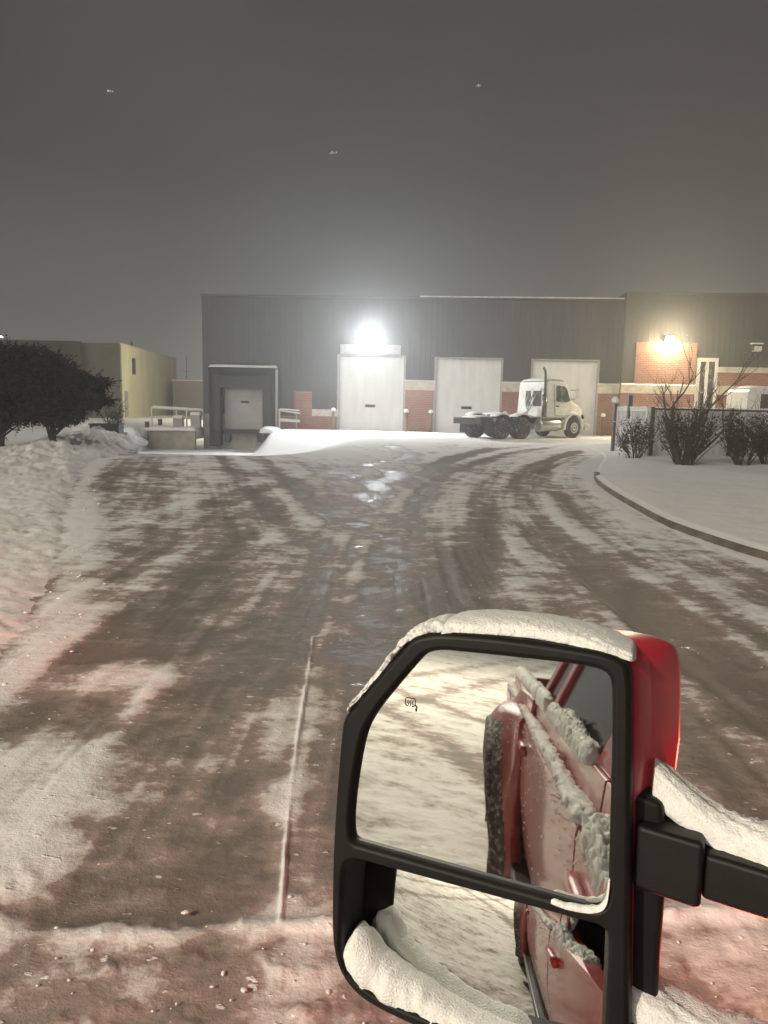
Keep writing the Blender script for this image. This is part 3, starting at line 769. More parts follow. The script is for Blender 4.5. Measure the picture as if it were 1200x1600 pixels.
def shrub(loc, label, h, w, seed, leaves=900, stems=26, lean=(0, 0), m='shrubleaf', group=None):
    rnd = random.Random(seed); root = empty('shrub', loc)
    t = MB(); ends = []
    for k in range(stems):
        a = rnd.uniform(0, 6.28); d = Vector((math.cos(a) * rnd.uniform(.1, .75) * w / h * 1.2 + lean[0], math.sin(a) * rnd.uniform(.1, .75) * w / h * 1.2 + lean[1], 1))
        branch(t, (math.cos(a) * w * .14, math.sin(a) * w * .14, -.05), d, h * rnd.uniform(.55, .9), .016, 2, rnd, ends, .5, .2, (2, 3), 5)
    t.build('stems', M['twig'], root)
    c = MB()
    for k in range(int(leaves * .8)):
        p, d = ends[rnd.randrange(len(ends))]
        zz = p.z
        if zz > h * 1.0 or math.hypot(p.x, p.y) > w * (.2 + .38 * zz / h) * 1.25: continue
        for _ in range(5): leaf(c, p + Vector((rnd.gauss(0, .09), rnd.gauss(0, .09), rnd.gauss(-.08, .13))), rnd.uniform(.02, .055), rnd)
    c.build('foliage', M[m], root)
    s = MB()
    for k in range(leaves // 22):
        p, d = ends[rnd.randrange(len(ends))]
        if p.z < h * .5: continue
        for _ in range(2): leaf(s, p + Vector((rnd.gauss(0, .03), rnd.gauss(0, .03), .02)), rnd.uniform(.015, .03), rnd)
    s.build('snow_on_twigs', M['snow'], root)
    return tag(root, label, 'shrub', group)
G_ = 'shrubs along the fence on the snowy verge'
shrub((7.78, 24.0, .14), 'small dark shrub before the fence corner and gate', 1.15, .9, 11, 700, 24, group=G_)
shrub((8.25, 21.2, .14), 'widest dark shrub, at the foot of the bare tree', 1.45, 1.2, 12, 1100, 34, group=G_)
shrub((10.0, 21.5, .14), 'tall rounded shrub before the fence, second from right picture edge', 1.4, 1.0, 13, 1000, 30, group=G_)
shrub((10.95, 21.9, .14), 'dark shrub cut by the right picture edge', 1.25, 1.1, 14, 1000, 30, group=G_)
shrub((-10.75, 30.5, .2), 'thin twiggy bush beside the dark utility box at left', 1.25, .9, 15, 260, 16)

def bare_tree(loc, label, seed):
    rnd = random.Random(seed); root = empty('bare_tree', loc); t = MB(); ends = []
    for d, L in (((-.45, 0, 1), 1.35), ((-.12, .1, 1), 1.5), ((.12, -.1, 1), 1.45), ((.35, .1, 1), 1.45), ((.65, 0, 1), 1.55), ((.95, .1, .9), 1.5), ((1.3, 0, .75), 1.5), ((-.55, -.2, 1), 1.3)):
        branch(t, (rnd.uniform(-.15, .15), rnd.uniform(-.1, .1), -.05), d, L * 1.12, .055, 3, rnd, ends, .62, .22, (2, 4), 7)
    t.build('branches', M['palebark'], root, smooth=True)
    s = MB()
    for p, d in ends[::4]:
        leaf(s, p + Vector((0, 0, .01)), .022, rnd)
    s.build('snow_on_twigs', M['snow'], root)
    return tag(root, label, 'bare tree')
bare_tree((8.25, 21.35, .14), 'leafless many stemmed tree before the warm wall lamp', 21)

ub = empty('utility_box', (-11.6, 30.2, .2))
MB().box(0, 1.15, 0, .6, 0, .42).build('box_body', M['green'], ub, bevel=.02)
MB().box(-.03, 1.18, -.03, .63, .421, .47).build('box_lid', M['green'], ub)
tag(ub, 'low dark green utility box in the snow at left', 'utility box')

# ------------------------------------------------------------------ fence, gate
fe = empty('fence', (8.6, 25, .12))
f = MB(); x = .08
while x < 9:
    f.box(x, x + .135, -.02, .02, .05, 1.52); x += .142
f.build('slat_panel', M['fence'], fe)
MB().box(0, 9, .03, .07, 1.50, 1.58).build('top_rail', M['post'], fe)
for x in (0, 2.55, 5.1, 7.6): MB().box(x - .06, x + .06, -.05, .06, -.1, 1.62).build('fence_post', M['post'], fe, bevel=.01)
snow_strip([(-.05, .04, 1.585), (3, .04, 1.585), (6, .04, 1.585), (9, .04, 1.585)], lambda t: .04, lambda t: .035, (0, 1, 0), (0, 0, 1), freq=2, amp=.5).build('fence_snow', M['snow'], fe, smooth=True)
tag(fe, 'grey slatted fence with dark posts behind the shrubs', 'fence')
ga = empty('gate', (8.55, 25.15, .12))
f = MB(); y = .15
while y < 3.3:
    f.box(-.02, .02, y, y + .125, .1, 1.45); y += .135
f.build('slat_panel', M['fence'], ga)
fr = MB()
for y in (.1, 1.75, 3.35): fr.box(-.06, .05, y - .035, y + .035, 0, 1.6)
fr.box(-.05, -.025, .1, 3.35, 1.46, 1.55); fr.box(-.05, -.025, .1, 3.35, .78, .86); fr.box(-.05, -.025, .1, 3.35, .05, .12)
fr.build('gate_frame', M['white'], ga)
MB().box(-.14, -.04, 3.4, 3.6, -.1, 1.72).build('gate_post', M['post'], ga)
MB().box(-.1, .04, 1.9, 2.05, 1.2, 2.0).build('gate_post', M['post'], ga)
q = MB(); q.loft([[(-.09 + r * math.cos(k * .6283), 3.5 + r * math.sin(k * .6283), z) for k in range(10)] for r, z in ((.06, 1.71), (.13, 1.76), (.15, 1.85), (.1, 1.94), (.03, 1.97))]); q.build('snow_cap', M['snow'], ga, smooth=True)
snow_strip([(0, .1, 1.56), (0, 1.5, 1.56), (0, 3.4, 1.56)], lambda t: .06, lambda t: .06, (1, 0, 0), (0, 0, 1), freq=3, amp=.5).build('gate_snow', M['snow'], ga, smooth=True)
tag(ga, 'pale framed slat gate folding back from the fence corner', 'gate')

# white box truck behind the fence
bv = empty('box_truck', (16.5, 35.5, .1))
pr = [(0, .55), (0, 2.35), (.06, 2.5), (.18, 2.58), (.4, 2.6), (6, 2.6), (6, .55)]
MB().prism_y(pr, 0, 2.2).build('cargo_box', M['white'], bv, bevel=.03)
lv = MB()
for k in range(6): lv.box(.62, 1.9, -.05, .0, 1.72 + k * .1, 1.77 + k * .1)
lv.box(.6, 1.92, -.03, -.003, 1.68, 2.33); lv.build('louvre_panel', M['chassis'], bv)
for x in (.9, 4.8):
    w = MB().lathe_y((x, .02, .42), [(0, .1), (0, .42), (.25, .42), (.25, .1)]).build('wheel', M['tyre'], bv, smooth=True)
    MB().lathe_y((x, -.005, .42), [(0, .02), (0, .22), (.06, .2)]).build('rim', M['rim'], w)
MB().box(.1, 5.9, .2, 2.0, .35, .548).build('chassis', M['chassis'], bv)
snow_strip([(.1, 1.1, 2.59), (3, 1.1, 2.6), (5.9, 1.1, 2.59)], lambda t: 1.05, lambda t: .12, (0, 1, 0), (0, 0, 1), freq=1, taper=.04).build('roof_snow', M['snow'], bv, smooth=True)
tag(bv, 'white box truck with dark louvred panel behind the fence', 'truck')

# ------------------------------------------------------------------ tractor unit
TR = empty('tractor_unit', (9.05, 40.8, .07), R(35))
tag(TR, 'white day cab truck tractor with snow on it, parked before the roller doors', 'truck')
fr = MB()
for s in (-1, 1): fr.box(-6.2, .75, s * .43 - .06, s * .43 + .06, .75, 1.02)
for x in (-6.1, -4.4, -2.4, -.2): fr.box(x - .08, x + .08, -.37, .37, .8, .98)
fr.build('chassis', M['chassis'], TR)
# cab shell, side profile in x/z
cabp = [(-1.95, 1.05), (-1.95, 2.72), (-1.85, 2.88), (-1.2, 2.93), (-.62, 2.86), (-.35, 2.62), (-.12, 1.88), (-.12, 1.05)]
def taper_prism(poly, hw0, hw1, z0, z1):
    rings = []
    for s in (-1, 1):
        rings.append([(x, s * (hw0 + (hw1 - hw0) * min(max((z - z0) / (z1 - z0), 0), 1)), z) for x, z in poly])
    return rings
cab = MB(); cab.loft(taper_prism(cabp, 1.08, .95, 1.6, 2.9)); cabo = cab.build('cab', M['cabpaint'], TR, bevel=.07, seg=3)
hood = MB(); hp = [(-.118, 1.0), (-.118, 1.92), (.25, 1.84), (.75, 1.66), (.98, 1.45), (1.02, .95), (.62, .95), (.56, 1.2), (.3, 1.38), (-.1, 1.38)]
hood.loft(taper_prism([(-.115, 1.05), (-.115, 1.92), (.3, 1.82), (.8, 1.64), (1.0, 1.42), (1.03, .8), (.95, .75)], .82, .70, 1.0, 1.9))
hood.build('hood', M['cabpaint'], TR, bevel=.08, seg=3)
for s in (-1, 1):
    fd = MB(); arc = [(.62 * math.cos(a), .54 + .66 * math.sin(a)) for a in np.linspace(R(-8), R(188), 15)]
    out = [(.70 * math.cos(a), .54 + .76 * math.sin(a)) for a in np.linspace(R(-8), R(188), 15)]
    fd.prism_y(out + arc[::-1], min(s * .72, s * 1.18), max(s * .72, s * 1.18)); fd.build('front_fender', M['cabpaint'], TR, bevel=.03)
    ln = MB(); ln.prism_y([(x * .99, z) for x, z in [(.62 * math.cos(a), .54 + .655 * math.sin(a)) for a in np.linspace(R(0), R(180), 15)]], min(s * .74, s * 1.0), max(s * .74, s * 1.0)); ln.build('wheel_well', M['slot'], TR)
    hl = MB(); hl.box(.93, 1.05, s * .72 - .16, s * .72 + .16, .98, 1.2); hl.build('headlight', M['glass'], TR, bevel=.03)
bp = MB(); bp.prism_y([(.85, .42), (1.18, .42), (1.22, .7), (1.05, .74), (.85, .74)], -1.18, 1.18); bp.build('bumper', M['steel'], TR, bevel=.03)
gl = MB()
for k in range(6): gl.box(1.0, 1.06, -.5, .5, .82 + k * .1, .87 + k * .1)
gl.build('grille', M['steel'], TR)
# windows: side doors, windscreen, rear wall
for s in (-1, 1):
    y = lambda z: s * (1.08 - .13 * (z - 1.6) / 1.3 + .012)
    poly = [(-1.28, 1.86), (-1.28, 2.55), (-1.2, 2.66), (-.66, 2.62), (-.5, 2.48), (-.28, 1.92), (-.55, 1.84)]
    wmb = MB(); wmb.loft([[(x, y(z) - s * .02, z) for x, z in poly], [(x, y(z), z) for x, z in poly]]); wo = wmb.build('side_window', M['truckglass'], cabo)
    dmb = MB(); dp = [(-1.45, 1.12), (-1.45, 2.72), (-1.40, 2.74), (-1.40, 1.16), (-.34, 1.16), (-.34, 1.12)]
    dmb.loft([[(x, y(z) - s * .02, z) for x, z in dp], [(x, y(z) - s * .004, z) for x, z in dp]]); do = dmb.build('cab_door', M['jamb'], cabo)
    MB().box(-1.36, -1.14, min(s * 1.09, s * 1.12), max(s * 1.09, s * 1.12), 1.6, 1.66).build('door_handle', M['slot'], do)
    mm = MB(); mm.box(-.22, -.12, min(s * 1.28, s * 1.5), max(s * 1.28, s * 1.5), 1.95, 2.55); mmo = mm.build('door_mirror', M['cabpaint'], TR, bevel=.03)
    for za, xa in ((2.45, 1.02), (2.0, 1.06)): MB().ring_tube([(-.25, s * xa, za), (-.17, s * 1.3, za)], .02, 6).build('mirror_arm', M['post'], mmo)
ws = MB(); ws.add([(-.115 + .012, -.92, 1.95), (-.115 + .012, .92, 1.95), (-.33, .86, 2.58), (-.33, -.86, 2.58), (-.16, -.92, 1.94), (-.16, .92, 1.94), (-.38, .86, 2.58), (-.38, -.86, 2.58)],
                 [(0, 1, 2, 3), (7, 6, 5, 4), (0, 4, 5, 1), (1, 5, 6, 2), (2, 6, 7, 3), (3, 7, 4, 0)]); ws.build('windscreen', M['truckglass'], cabo)
rwm = MB(); rwm.box(-1.985, -1.952, -.62, .45, 1.62, 2.5); rwo = rwm.build('rear_panel', M['chassis'], cabo, bevel=.02)
rwm = MB(); rwm.box(-2.02, -1.988, -.12, .02, 1.62, 2.5); rwm.box(-2.02, -1.988, -.62, .45, 2.38, 2.5); rwm.build('panel_bar', M['cabpaint'], rwo)
# hoses and deck behind cab
h = MB()
for k, (a, c) in enumerate(((-.3, .35), (-.1, .2), (.15, -.1))):
    h.ring_tube(smooth_path([(-2.0, a, 2.2), (-2.25, a, 1.75), (-2.2, (a + c) / 2, 1.35), (-2.45, c, 1.15)], 5), .035, 6)
h.build('air_hoses', M['steel'], TR, smooth=True)
MB().box(-3.0, -2.02, -.75, .75, 1.03, 1.08).build('deck_plate', M['steel'], TR)
# exhaust stack on the kerb side
st = MB(); st.ring_tube([(-2.08, -.98, 1.0), (-2.08, -.98, 2.2)], .12, 14); st.ring_tube([(-2.08, -.98, 2.2), (-2.08, -.98, 3.15), (-2.12, -.98, 3.35), (-2.25, -.98, 3.5)], .065, 12); st.build('exhaust_stack', M['stack'], TR, smooth=True)
MB().box(-1.2, -.6, -.35, .35, 2.94, 3.0).build('roof_marker', M['white'], cabo)
# tanks and steps
tk = MB().lathe_x((0, -.86, .68), [(-2.35, .05), (-2.35, .3), (-2.3, .33), (-1.0, .33), (-.95, .3), (-.95, .05)], 20); tko = tk.build('fuel_tank', M['steel'], TR, smooth=True)
tk = MB().lathe_x((0, .86, .68), [(-2.35, .05), (-2.35, .3), (-2.3, .33), (-1.0, .33), (-.95, .3), (-.95, .05)], 20); tk.build('fuel_tank', M['steel'], TR, smooth=True)
stp = MB(); stp.box(-.93, -.62, -1.12, -.75, .42, .48); stp.box(-.93, -.62, -1.12, -.75, .78, .84); stp.box(-2.3, -1.0, -1.14, -.95, 1.02, 1.07); stp.build('step', M['steel'], TR)
# wheels
def tw_(x, y, dual, s):
    r = .53; wd = .56 if dual else .3
    y0 = y - wd / 2
    w = MB().lathe_y((x, y0, r), [(0, .28), (0, .46), (.05, r), (wd - .05, r), (wd, .46), (wd, .28)], 30).build('wheel', M['tyresnow'] if dual else M['tyre'], TR, smooth=False)
    yy = y0 + wd if s > 0 else y0
    MB().lathe_y((x, yy, r), [(-.03 * s, .02), (.03 * s, .09), (.035 * s, .12), (-.01 * s, .15), (.02 * s, .27), (-.02 * s, .28), (-.03 * s, .02)], 24).build('rim', M['chassis'] if dual else M['rim'], w)
for s in (-1, 1):
    tw_(0, s * 1.02, False, s)
    for x in (-3.65, -5.0): tw_(x, s * .9, True, s)
    mf = MB(); mf.box(-5.72, -5.69, min(s * .66, s * 1.18), max(s * .66, s * 1.18), .25, 1.0); mf.build('mud_flap', M['foam'], TR)
    for x in (-3.65, -5.0):
        arc = [(x + .62 * math.cos(a), .53 + .62 * math.sin(a)) for a in np.linspace(R(25), R(155), 12)]; out = [(x + .65 * math.cos(a), .53 + .65 * math.sin(a)) for a in np.linspace(R(25), R(155), 12)]
        q = MB(); q.prism_y(out + arc[::-1], min(s * .62, s * 1.2), max(s * .62, s * 1.2)); fo = q.build('rear_fender', M['foam'], TR)
        snow_strip([(x - .45, s * .9, 1.08), (x, s * .9, 1.19), (x + .45, s * .9, 1.08)], lambda t: .27, lambda t: .09, (0, 1, 0), (0, 0, 1), freq=4, amp=.3).build('fender_snow', M['snow'], fo, smooth=True)
fw = MB().loft([[(-4.35 + .5 * math.cos(k * .3927), .5 * math.sin(k * .3927), z) for k in range(16)] for z in (1.08, 1.18)]); fwo = fw.build('fifth_wheel', M['chassis'], TR)
snow_strip([(-5.0, 0, 1.17), (-4.4, 0, 1.18), (-3.9, 0, 1.18)], lambda t: .42, lambda t: .08, (0, 1, 0), (0, 0, 1), freq=3).build('snow', M['snow'], fwo, smooth=True)
snow_strip([(-6.25, 0, 1.0), (-5.8, 0, 1.04), (-5.1, 0, 1.04)], lambda t: .55, lambda t: .08, (0, 1, 0), (0, 0, 1), freq=3, seed=5).build('frame_snow', M['snow'], TR, smooth=True)
MB().box(-6.3, -6.2, -1.0, 1.0, .7, 1.0).build('tail_bar', M['chassis'], TR, bevel=.02)
snow_strip([(-3.6, 0, 1.03), (-3.0, .2, 1.09), (-2.2, 0, 1.08)], lambda t: .45, lambda t: .07, (0, 1, 0), (0, 0, 1), freq=3, seed=8).build('deck_snow', M['snow'], TR, smooth=True)
snow_strip([(-1.95, 0, 2.88), (-1.3, 0, 2.95), (-.7, 0, 2.88), (-.42, 0, 2.68)], lambda t: .9, lambda t: .1, (0, 1, 0), (0, 0, 1), freq=2, seed=9).build('roof_snow', M['snow'], TR, smooth=True)
snow_strip([(-.1, 0, 1.92), (.3, 0, 1.84), (.75, 0, 1.67), (.98, 0, 1.46)], lambda t: .66, lambda t: .09, (0, 1, 0), (0, 0, 1), freq=2, seed=10).build('hood_snow', M['snow'], TR, smooth=True)
for s in (-1, 1): snow_strip([(-.4, s * .97, 1.21), (0, s * .97, 1.3), (.4, s * .97, 1.21)], lambda t: .2, lambda t: .07, (0, 1, 0), (0, 0, 1), freq=4, seed=11).build('fender_snow', M['snow'], TR, smooth=True)

# ------------------------------------------------------------------ pickup (x = inboard, y = forward, z = up)
PK = empty('pickup_truck', (0, 0, 0), R(-32))
tag(PK, 'red snow dusted pickup truck showing its tow mirror and mirrored flank', 'pickup truck')
W2 = 2.0
def side(z):   # lateral position of the left body skin by height
    return float(np.interp(z, [.40, .55, .75, .95, 1.045, 1.065, 1.085, 1.18], [.06, .03, .0, -.005, -.005, .0, .045, .055]))
def skin_panel(y0, y1, z0, z1func, name, m, th=.05, parent=PK, ny=14, flare=None):
    zs0 = [z0, .5, .62, .75, .88, .98, 1.045, 1.065, 1.085, 1.12, 1.18]
    mb = MB(); rings = []
    for i in range(ny + 1):
        y = y0 + (y1 - y0) * i / ny; zt = z1func(y) if callable(z1func) else z1func
        zs = [min(max(z, z0), zt) for z in zs0]
        o = [(side(z) - (flare(y, z) if flare else 0), y, z) for z in zs]; inn = [(side(z) + th - (flare(y, z) * .6 if flare else 0), y, z) for z in zs[::-1]]
        rings.append(o + inn)
    mb.loft(rings)
    return mb.build(name, m, parent, bevel=.006, seg=2, angle=50)
def front_sill(y):
    return float(np.interp(y, [-.62, -.5, -.38, .2, .5, .6], [1.18, 1.17, 1.09, 1.06, 1.09, 1.12]))
fdoor = skin_panel(-.62, .62, .46, front_sill, 'front_door', M['redfrost'], ny=30)
rdoor = skin_panel(-2.72, -.643, .46, 1.18, 'rear_door', M['redfrost'], ny=20)
def wheel_flare(y, z):
    d = math.hypot(y + 3.40, (z - .42)); 
    d = d if z > .42 else abs(y + 3.40)
    return .14 * math.exp(-((d - .52) / .15) ** 2) + .03 * math.exp(-((y + 3.40) / 1.0) ** 2)
# bed side with an open wheel arch
def bed_side(name, y0, y1, flare):
    mb = MB(); rings = []
    ny = 150
    for i in range(ny + 1):
        y = y0 + (y1 - y0) * i / ny
        dy = y + 3.40; zb = .3
        if abs(dy) < .47: zb = max(.3, .42 + math.sqrt(.47 ** 2 - dy ** 2))
        zs = [zb + (1.17 - zb) * k / 34 for k in range(35)]
        o = [(side(z) - flare(y, z), y, z) for z in zs]; inn = [(side(z) + .05 - flare(y, z) * .7, y, z) for z in zs[::-1]]
        rings.append(o + inn)
    mb.loft(rings)
    o = mb.build(name, M['redfrost'], PK, smooth=True)
    o.data.materials.append(M['flare'])
    for p in o.data.polygons:
        if flare(p.center.y, p.center.z) > .088 and p.center.z < 1.0: p.material_index = 1
    return o
M['flare'] = mat('slushy black flare', (.05, .03, .027), .7, color2=(.42, .34, .30), mix=(.5, .75), scale=34, bump=.6, bscale=40)
bed_side('bed_side', -4.95, -2.76, wheel_flare)
ar = MB(); rings = []
for a in np.linspace(R(-16), R(196), 34):
    c, s_ = math.cos(a), math.sin(a)
    x0 = side(.42 + .5 * s_) - .175
    rings.append([(x0, -3.40 + .47 * c, .42 + .47 * s_), (x0, -3.40 + .56 * c, .42 + .56 * s_), (x0 + .03, -3.40 + .585 * c, .42 + .585 * s_), (x0 + .25, -3.40 + .56 * c, .42 + .56 * s_), (x0 + .25, -3.40 + .47 * c, .42 + .47 * s_)])
ar.loft(rings); 
ar.build('wheel_arch', M['flare'], PK, smooth=True)
MB().box(.03, W2 - .03, -4.98, -2.80, .5, .62).build('bed_floor', M['redfrost'], PK)
MB().box(.05, W2 - .05, -5.02, -4.955, .5, 1.16).build('tailgate', M['redfrost'], PK, bevel=.02)
MB().box(.05, W2 - .05, -2.80, -2.77, .5, 1.16).build('bed_front', M['redfrost'], PK)
# far flank, mirrored plain skin
mb = MB(); zs = [.46, .6, .75, .95, 1.065, 1.085, 1.17]
mb.loft([[(W2 - side(z), y, z) for z in zs] + [(W2 - side(z) - .05, y, z) for z in zs[::-1]] for y in (-4.95, 2.0)]); mb.build('far_side', M['redfrost'], PK, bevel=.01)
MB().box(.1, W2 - .1, -2.74, 2.0, .38, .5).build('floor_pan', M['chassis'], PK)
# front fender, hood, grille
def taper(y): return .03 + .10 * sm(.9, 2.05, y)
ff = MB(); rings = []
for i in range(25):
    y = .632 + (2.05 - .632) * i / 24; dy = y - 1.45; zb = .5
    if abs(dy) < .46: zb = max(.5, .42 + math.sqrt(.46 ** 2 - dy ** 2))
    top = 1.10 - .06 * (y - .63)
    zz = [zb + (top - zb) * k / 8 for k in range(9)]
    rings.append([(side(z) * .5 + float(taper(y)), y, z) for z in zz] + [(side(z) * .5 + float(taper(y)) + .06, y, z) for z in zz[::-1]])
ff.loft(rings); ff.build('front_fender', M['redfrost'], PK, smooth=True)
hd = MB(); hd.loft([[(.12 + .1 * s, y, z), (.3, y, z + .05), (1.0, y, z + .09), (1.7, y, z + .05), (W2 - .12 - .1 * s, y, z), (1.7, y, z - .1), (.3, y, z - .1)] for y, z, s in ((.62, 1.12, 0), (1.4, 1.08, .4), (2.0, 1.02, 1), (2.12, .95, 1))]); hd.build('hood', M['red'], PK, smooth=True)
snow_strip([(1.0, .7, 1.19), (1.0, 1.3, 1.17), (1.0, 2.0, 1.10)], lambda t: .72, lambda t: .07, (1, 0, 0), (0, 0, 1), freq=3).build('hood_snow', M['fluffy'], PK, smooth=True)
gp = MB(); gp.box(.35, W2 - .35, 2.06, 2.14, .62, .98)
for k in range(3): gp.box(.36, W2 - .36, 2.14, 2.17, .68 + k * .1, .72 + k * .1)
gp.build('grille', M['blackgloss'], PK)
MB().box(.12, W2 - .12, 2.0, 2.24, .4, .6).build('front_bumper', M['chrome'], PK, bevel=.04)
MB().box(.10, .135, 1.88, 2.0, .74, .94).build('corner_lamp', emat('corner lamp', (1, .18, .1), 8), PK)
for x in (.14, W2 - .35):
    hl = MB().box(x, x + .21, 2.02, 2.13, .7, .98).build('headlight', M['glass'], PK, bevel=.02)
MB().box(.008, .026, .78, .92, .90, .97).build('marker_lamp', emat('marker lamp', (1, .16, .07), 8), PK)
def pk_wheel(x0, y, s):
    r = .42; w = MB().lathe_x((x0, y, r), [(0, .22), (0, .36), (.04, r), (.24, r), (.28, .36), (.28, .22)], 34).build('wheel', M['tyresnow'], PK)
    xx = x0 if s < 0 else x0 + .28
    MB().lathe_x((xx, y, r), [(.02 * s, .02), (.03 * s, .08), (-.02 * s, .12), (.01 * s, .22), (-.03 * s, .23), (-.04 * s, .02)], 24).build('rim', M['rim'], w)
for y, x in ((-3.40, -.05), (1.45, .14)): pk_wheel(x, y, -1)
for y in (-3.40, 1.45): pk_wheel(W2 - .33, y, 1)
# greenhouse: pillars, roof and glass, leaning inboard
def gx(z): return .062 + .40 * (z - 1.18)
def pillar(pts, name, m=M['red'], th=.04, par=PK):
    mb = MB(); mb.loft([[(gx(z), y, z) for y, z in pts], [(gx(z) + th, y, z) for y, z in pts]]); return mb.build(name, m, par, bevel=.008)
pillar([(-.86, 1.182), (-.64, 1.182), (-.66, 1.72), (-.80, 1.72)], 'door_pillar')
pillar([(-.632, 1.182), (-.58, 1.182), (-.60, 1.72), (-.652, 1.72)], 'door_pillar')
pillar([(-2.20, 1.182), (-2.08, 1.182), (-2.0, 1.72), (-2.12, 1.72)], 'window_divider')
pillar([(-2.75, 1.182), (-2.62, 1.182), (-2.45, 1.72), (-2.62, 1.72)], 'rear_pillar')
pillar([(.56, 1.12), (.66, 1.10), (.15, 1.76), (.02, 1.72)], 'windscreen_pillar')
pillar([(-2.64, 1.722), (-2.62, 1.80), (-.3, 1.83), (.12, 1.80), (.03, 1.722)], 'roof_rail')
def pane(pts, name):
    mb = MB(); mb.loft([[(gx(z) + .018, y, z) for y, z in pts], [(gx(z) + .024, y, z) for y, z in pts]]); return mb.build(name, M['glass'], PK)
pane([(-2.09, 1.16), (-.85, 1.16), (-.80, 1.725), (-2.0, 1.725)], 'rear_window')
pane([(-2.64, 1.16), (-2.19, 1.16), (-2.11, 1.725), (-2.47, 1.725)], 'quarter_window')
pane([(-.59, 1.16), (-.36, 1.07), (-.36, 1.725), (-.60, 1.725)], 'front_window')
rfp = MB(); rfp.loft([[(.34, y, 1.80 + dz), (.5, y, 1.86 + dz), (1, y, 1.89 + dz), (1.5, y, 1.86 + dz), (W2 - .34, y, 1.80 + dz), (1.5, y, 1.80 + dz), (.5, y, 1.80 + dz)] for y, dz in ((-2.62, -.01), (-1.2, .02), (.1, 0))]); rfp.build('roof', M['red'], PK, smooth=True)
mb = MB(); mb.loft([[(W2 - gx(z), y, z) for y, z in [(-2.7, 1.18), (.6, 1.1), (.1, 1.8), (-2.6, 1.8)]], [(W2 - gx(z) - .03, y, z) for y, z in [(-2.7, 1.18), (.6, 1.1), (.1, 1.8), (-2.6, 1.8)]]]); mb.build('far_windows', M['glass'], PK)
mb = MB(); mb.add([(.12, -2.7, 1.15), (W2 - .12, -2.7, 1.15), (W2 - .35, -2.55, 1.8), (.35, -2.55, 1.8)], [(0, 1, 2, 3)]); mb.build('back_window', M['glass'], PK)
mb = MB(); mb.box(.25, W2 - .25, -2.5, .2, .5, 1.12); mb.build('seats', M['slot'], PK)
# door furniture
hnd = MB(); hnd.loft([[(-.028, y, z - .022), (-.036, y, z), (-.028, y, z + .022), (.0, y, z + .016), (.0, y, z - .016)] for y, z in ((-.575, .965), (-.5, .968), (-.40, .968), (-.33, .965))]); hnd.build('door_handle', M['redfrost'], fdoor, smooth=True)
hnd = MB(); hnd.loft([[(-.028, y, z - .022), (-.036, y, z), (-.028, y, z + .022), (.0, y, z + .016), (.0, y, z - .016)] for y, z in ((-2.62, .965), (-2.5, .968), (-2.44, .968), (-2.36, .965))]); hnd.build('door_handle', M['redfrost'], rdoor, smooth=True)
# running board
MB().box(-.02, .14, -2.6, .5, .36, .42).build('running_board', M['blackgloss'], PK, bevel=.015)
# snow lying on the flank
fl = M['fluffy']
snow_strip([(.020, y, 1.076) for y in np.linspace(-4.9, -.62, 26)], lambda t: .027 + .006 * math.sin(21 * t), lambda t: .026 + .005 * math.sin(33 * t), (1, 0, 0), (0, 0, 1), amp=.55, freq=70, seed=3, nseg=16, na=24, taper=.02).build('flank_snow', fl, PK, smooth=True)
snow_strip([(.058, y, 1.178) for y in np.linspace(-2.06, -.87, 12)], lambda t: .026, lambda t: .056 - .012 * math.sin(9 * t), (1, 0, .2), (0, 0, 1), amp=.45, freq=70, seed=4, nseg=16, na=26, taper=.08).build('sill_snow', fl, PK, smooth=True)
snow_strip([(.058, y, 1.178) for y in np.linspace(-2.68, -2.2, 6)], lambda t: .026, lambda t: .06, (1, 0, .2), (0, 0, 1), amp=.5, freq=18, seed=6, nseg=8, taper=.1).build('sill_snow', fl, PK, smooth=True)
snow_strip([(.075, y, 1.17) for y in np.linspace(-4.92, -2.78, 14)], lambda t: .035, lambda t: .06, (1, 0, 0), (0, 0, 1), amp=.5, freq=14, seed=7, nseg=6, taper=.04).build('bed_rail_snow', fl, PK, smooth=True)
snow_strip([(.03, -.55, 1.06), (.02, -.45, 1.06), (.03, -.3, 1.03), (.04, -.15, 1.02), (.05, 0.0, 1.03)], lambda t: .036, lambda t: .07, (1, 0, 0), (0, 0, 1), amp=.4, freq=70, seed=9, nseg=16, na=30, taper=.15).build('sill_snow', fl, PK, smooth=True)
rnd = random.Random(5)
sp_ = MB()
for k in range(420):
    y = rnd.uniform(-4.2, -.3); z = rnd.choice([rnd.gauss(1.04, .03), rnd.uniform(.6, 1.05), rnd.gauss(1.0, .06)])
    r_ = rnd.uniform(.002, .0055); x = side(z) - .002
    if y < -2.76: x -= wheel_flare(y, z)
    c = Vector((x, y, z)); o = [c + Vector((-r_, 0, 0)), c + Vector((0, r_ * 1.3, 0)), c + Vector((0, 0, r_)), c + Vector((0, -r_, .2 * r_)), c + Vector((0, .2 * r_, -r_ * 1.2))]
    sp_.add(o, [(0, 1, 2), (0, 2, 3), (0, 3, 4), (0, 4, 1)])
sp_.build('snow_specks', fl, PK)

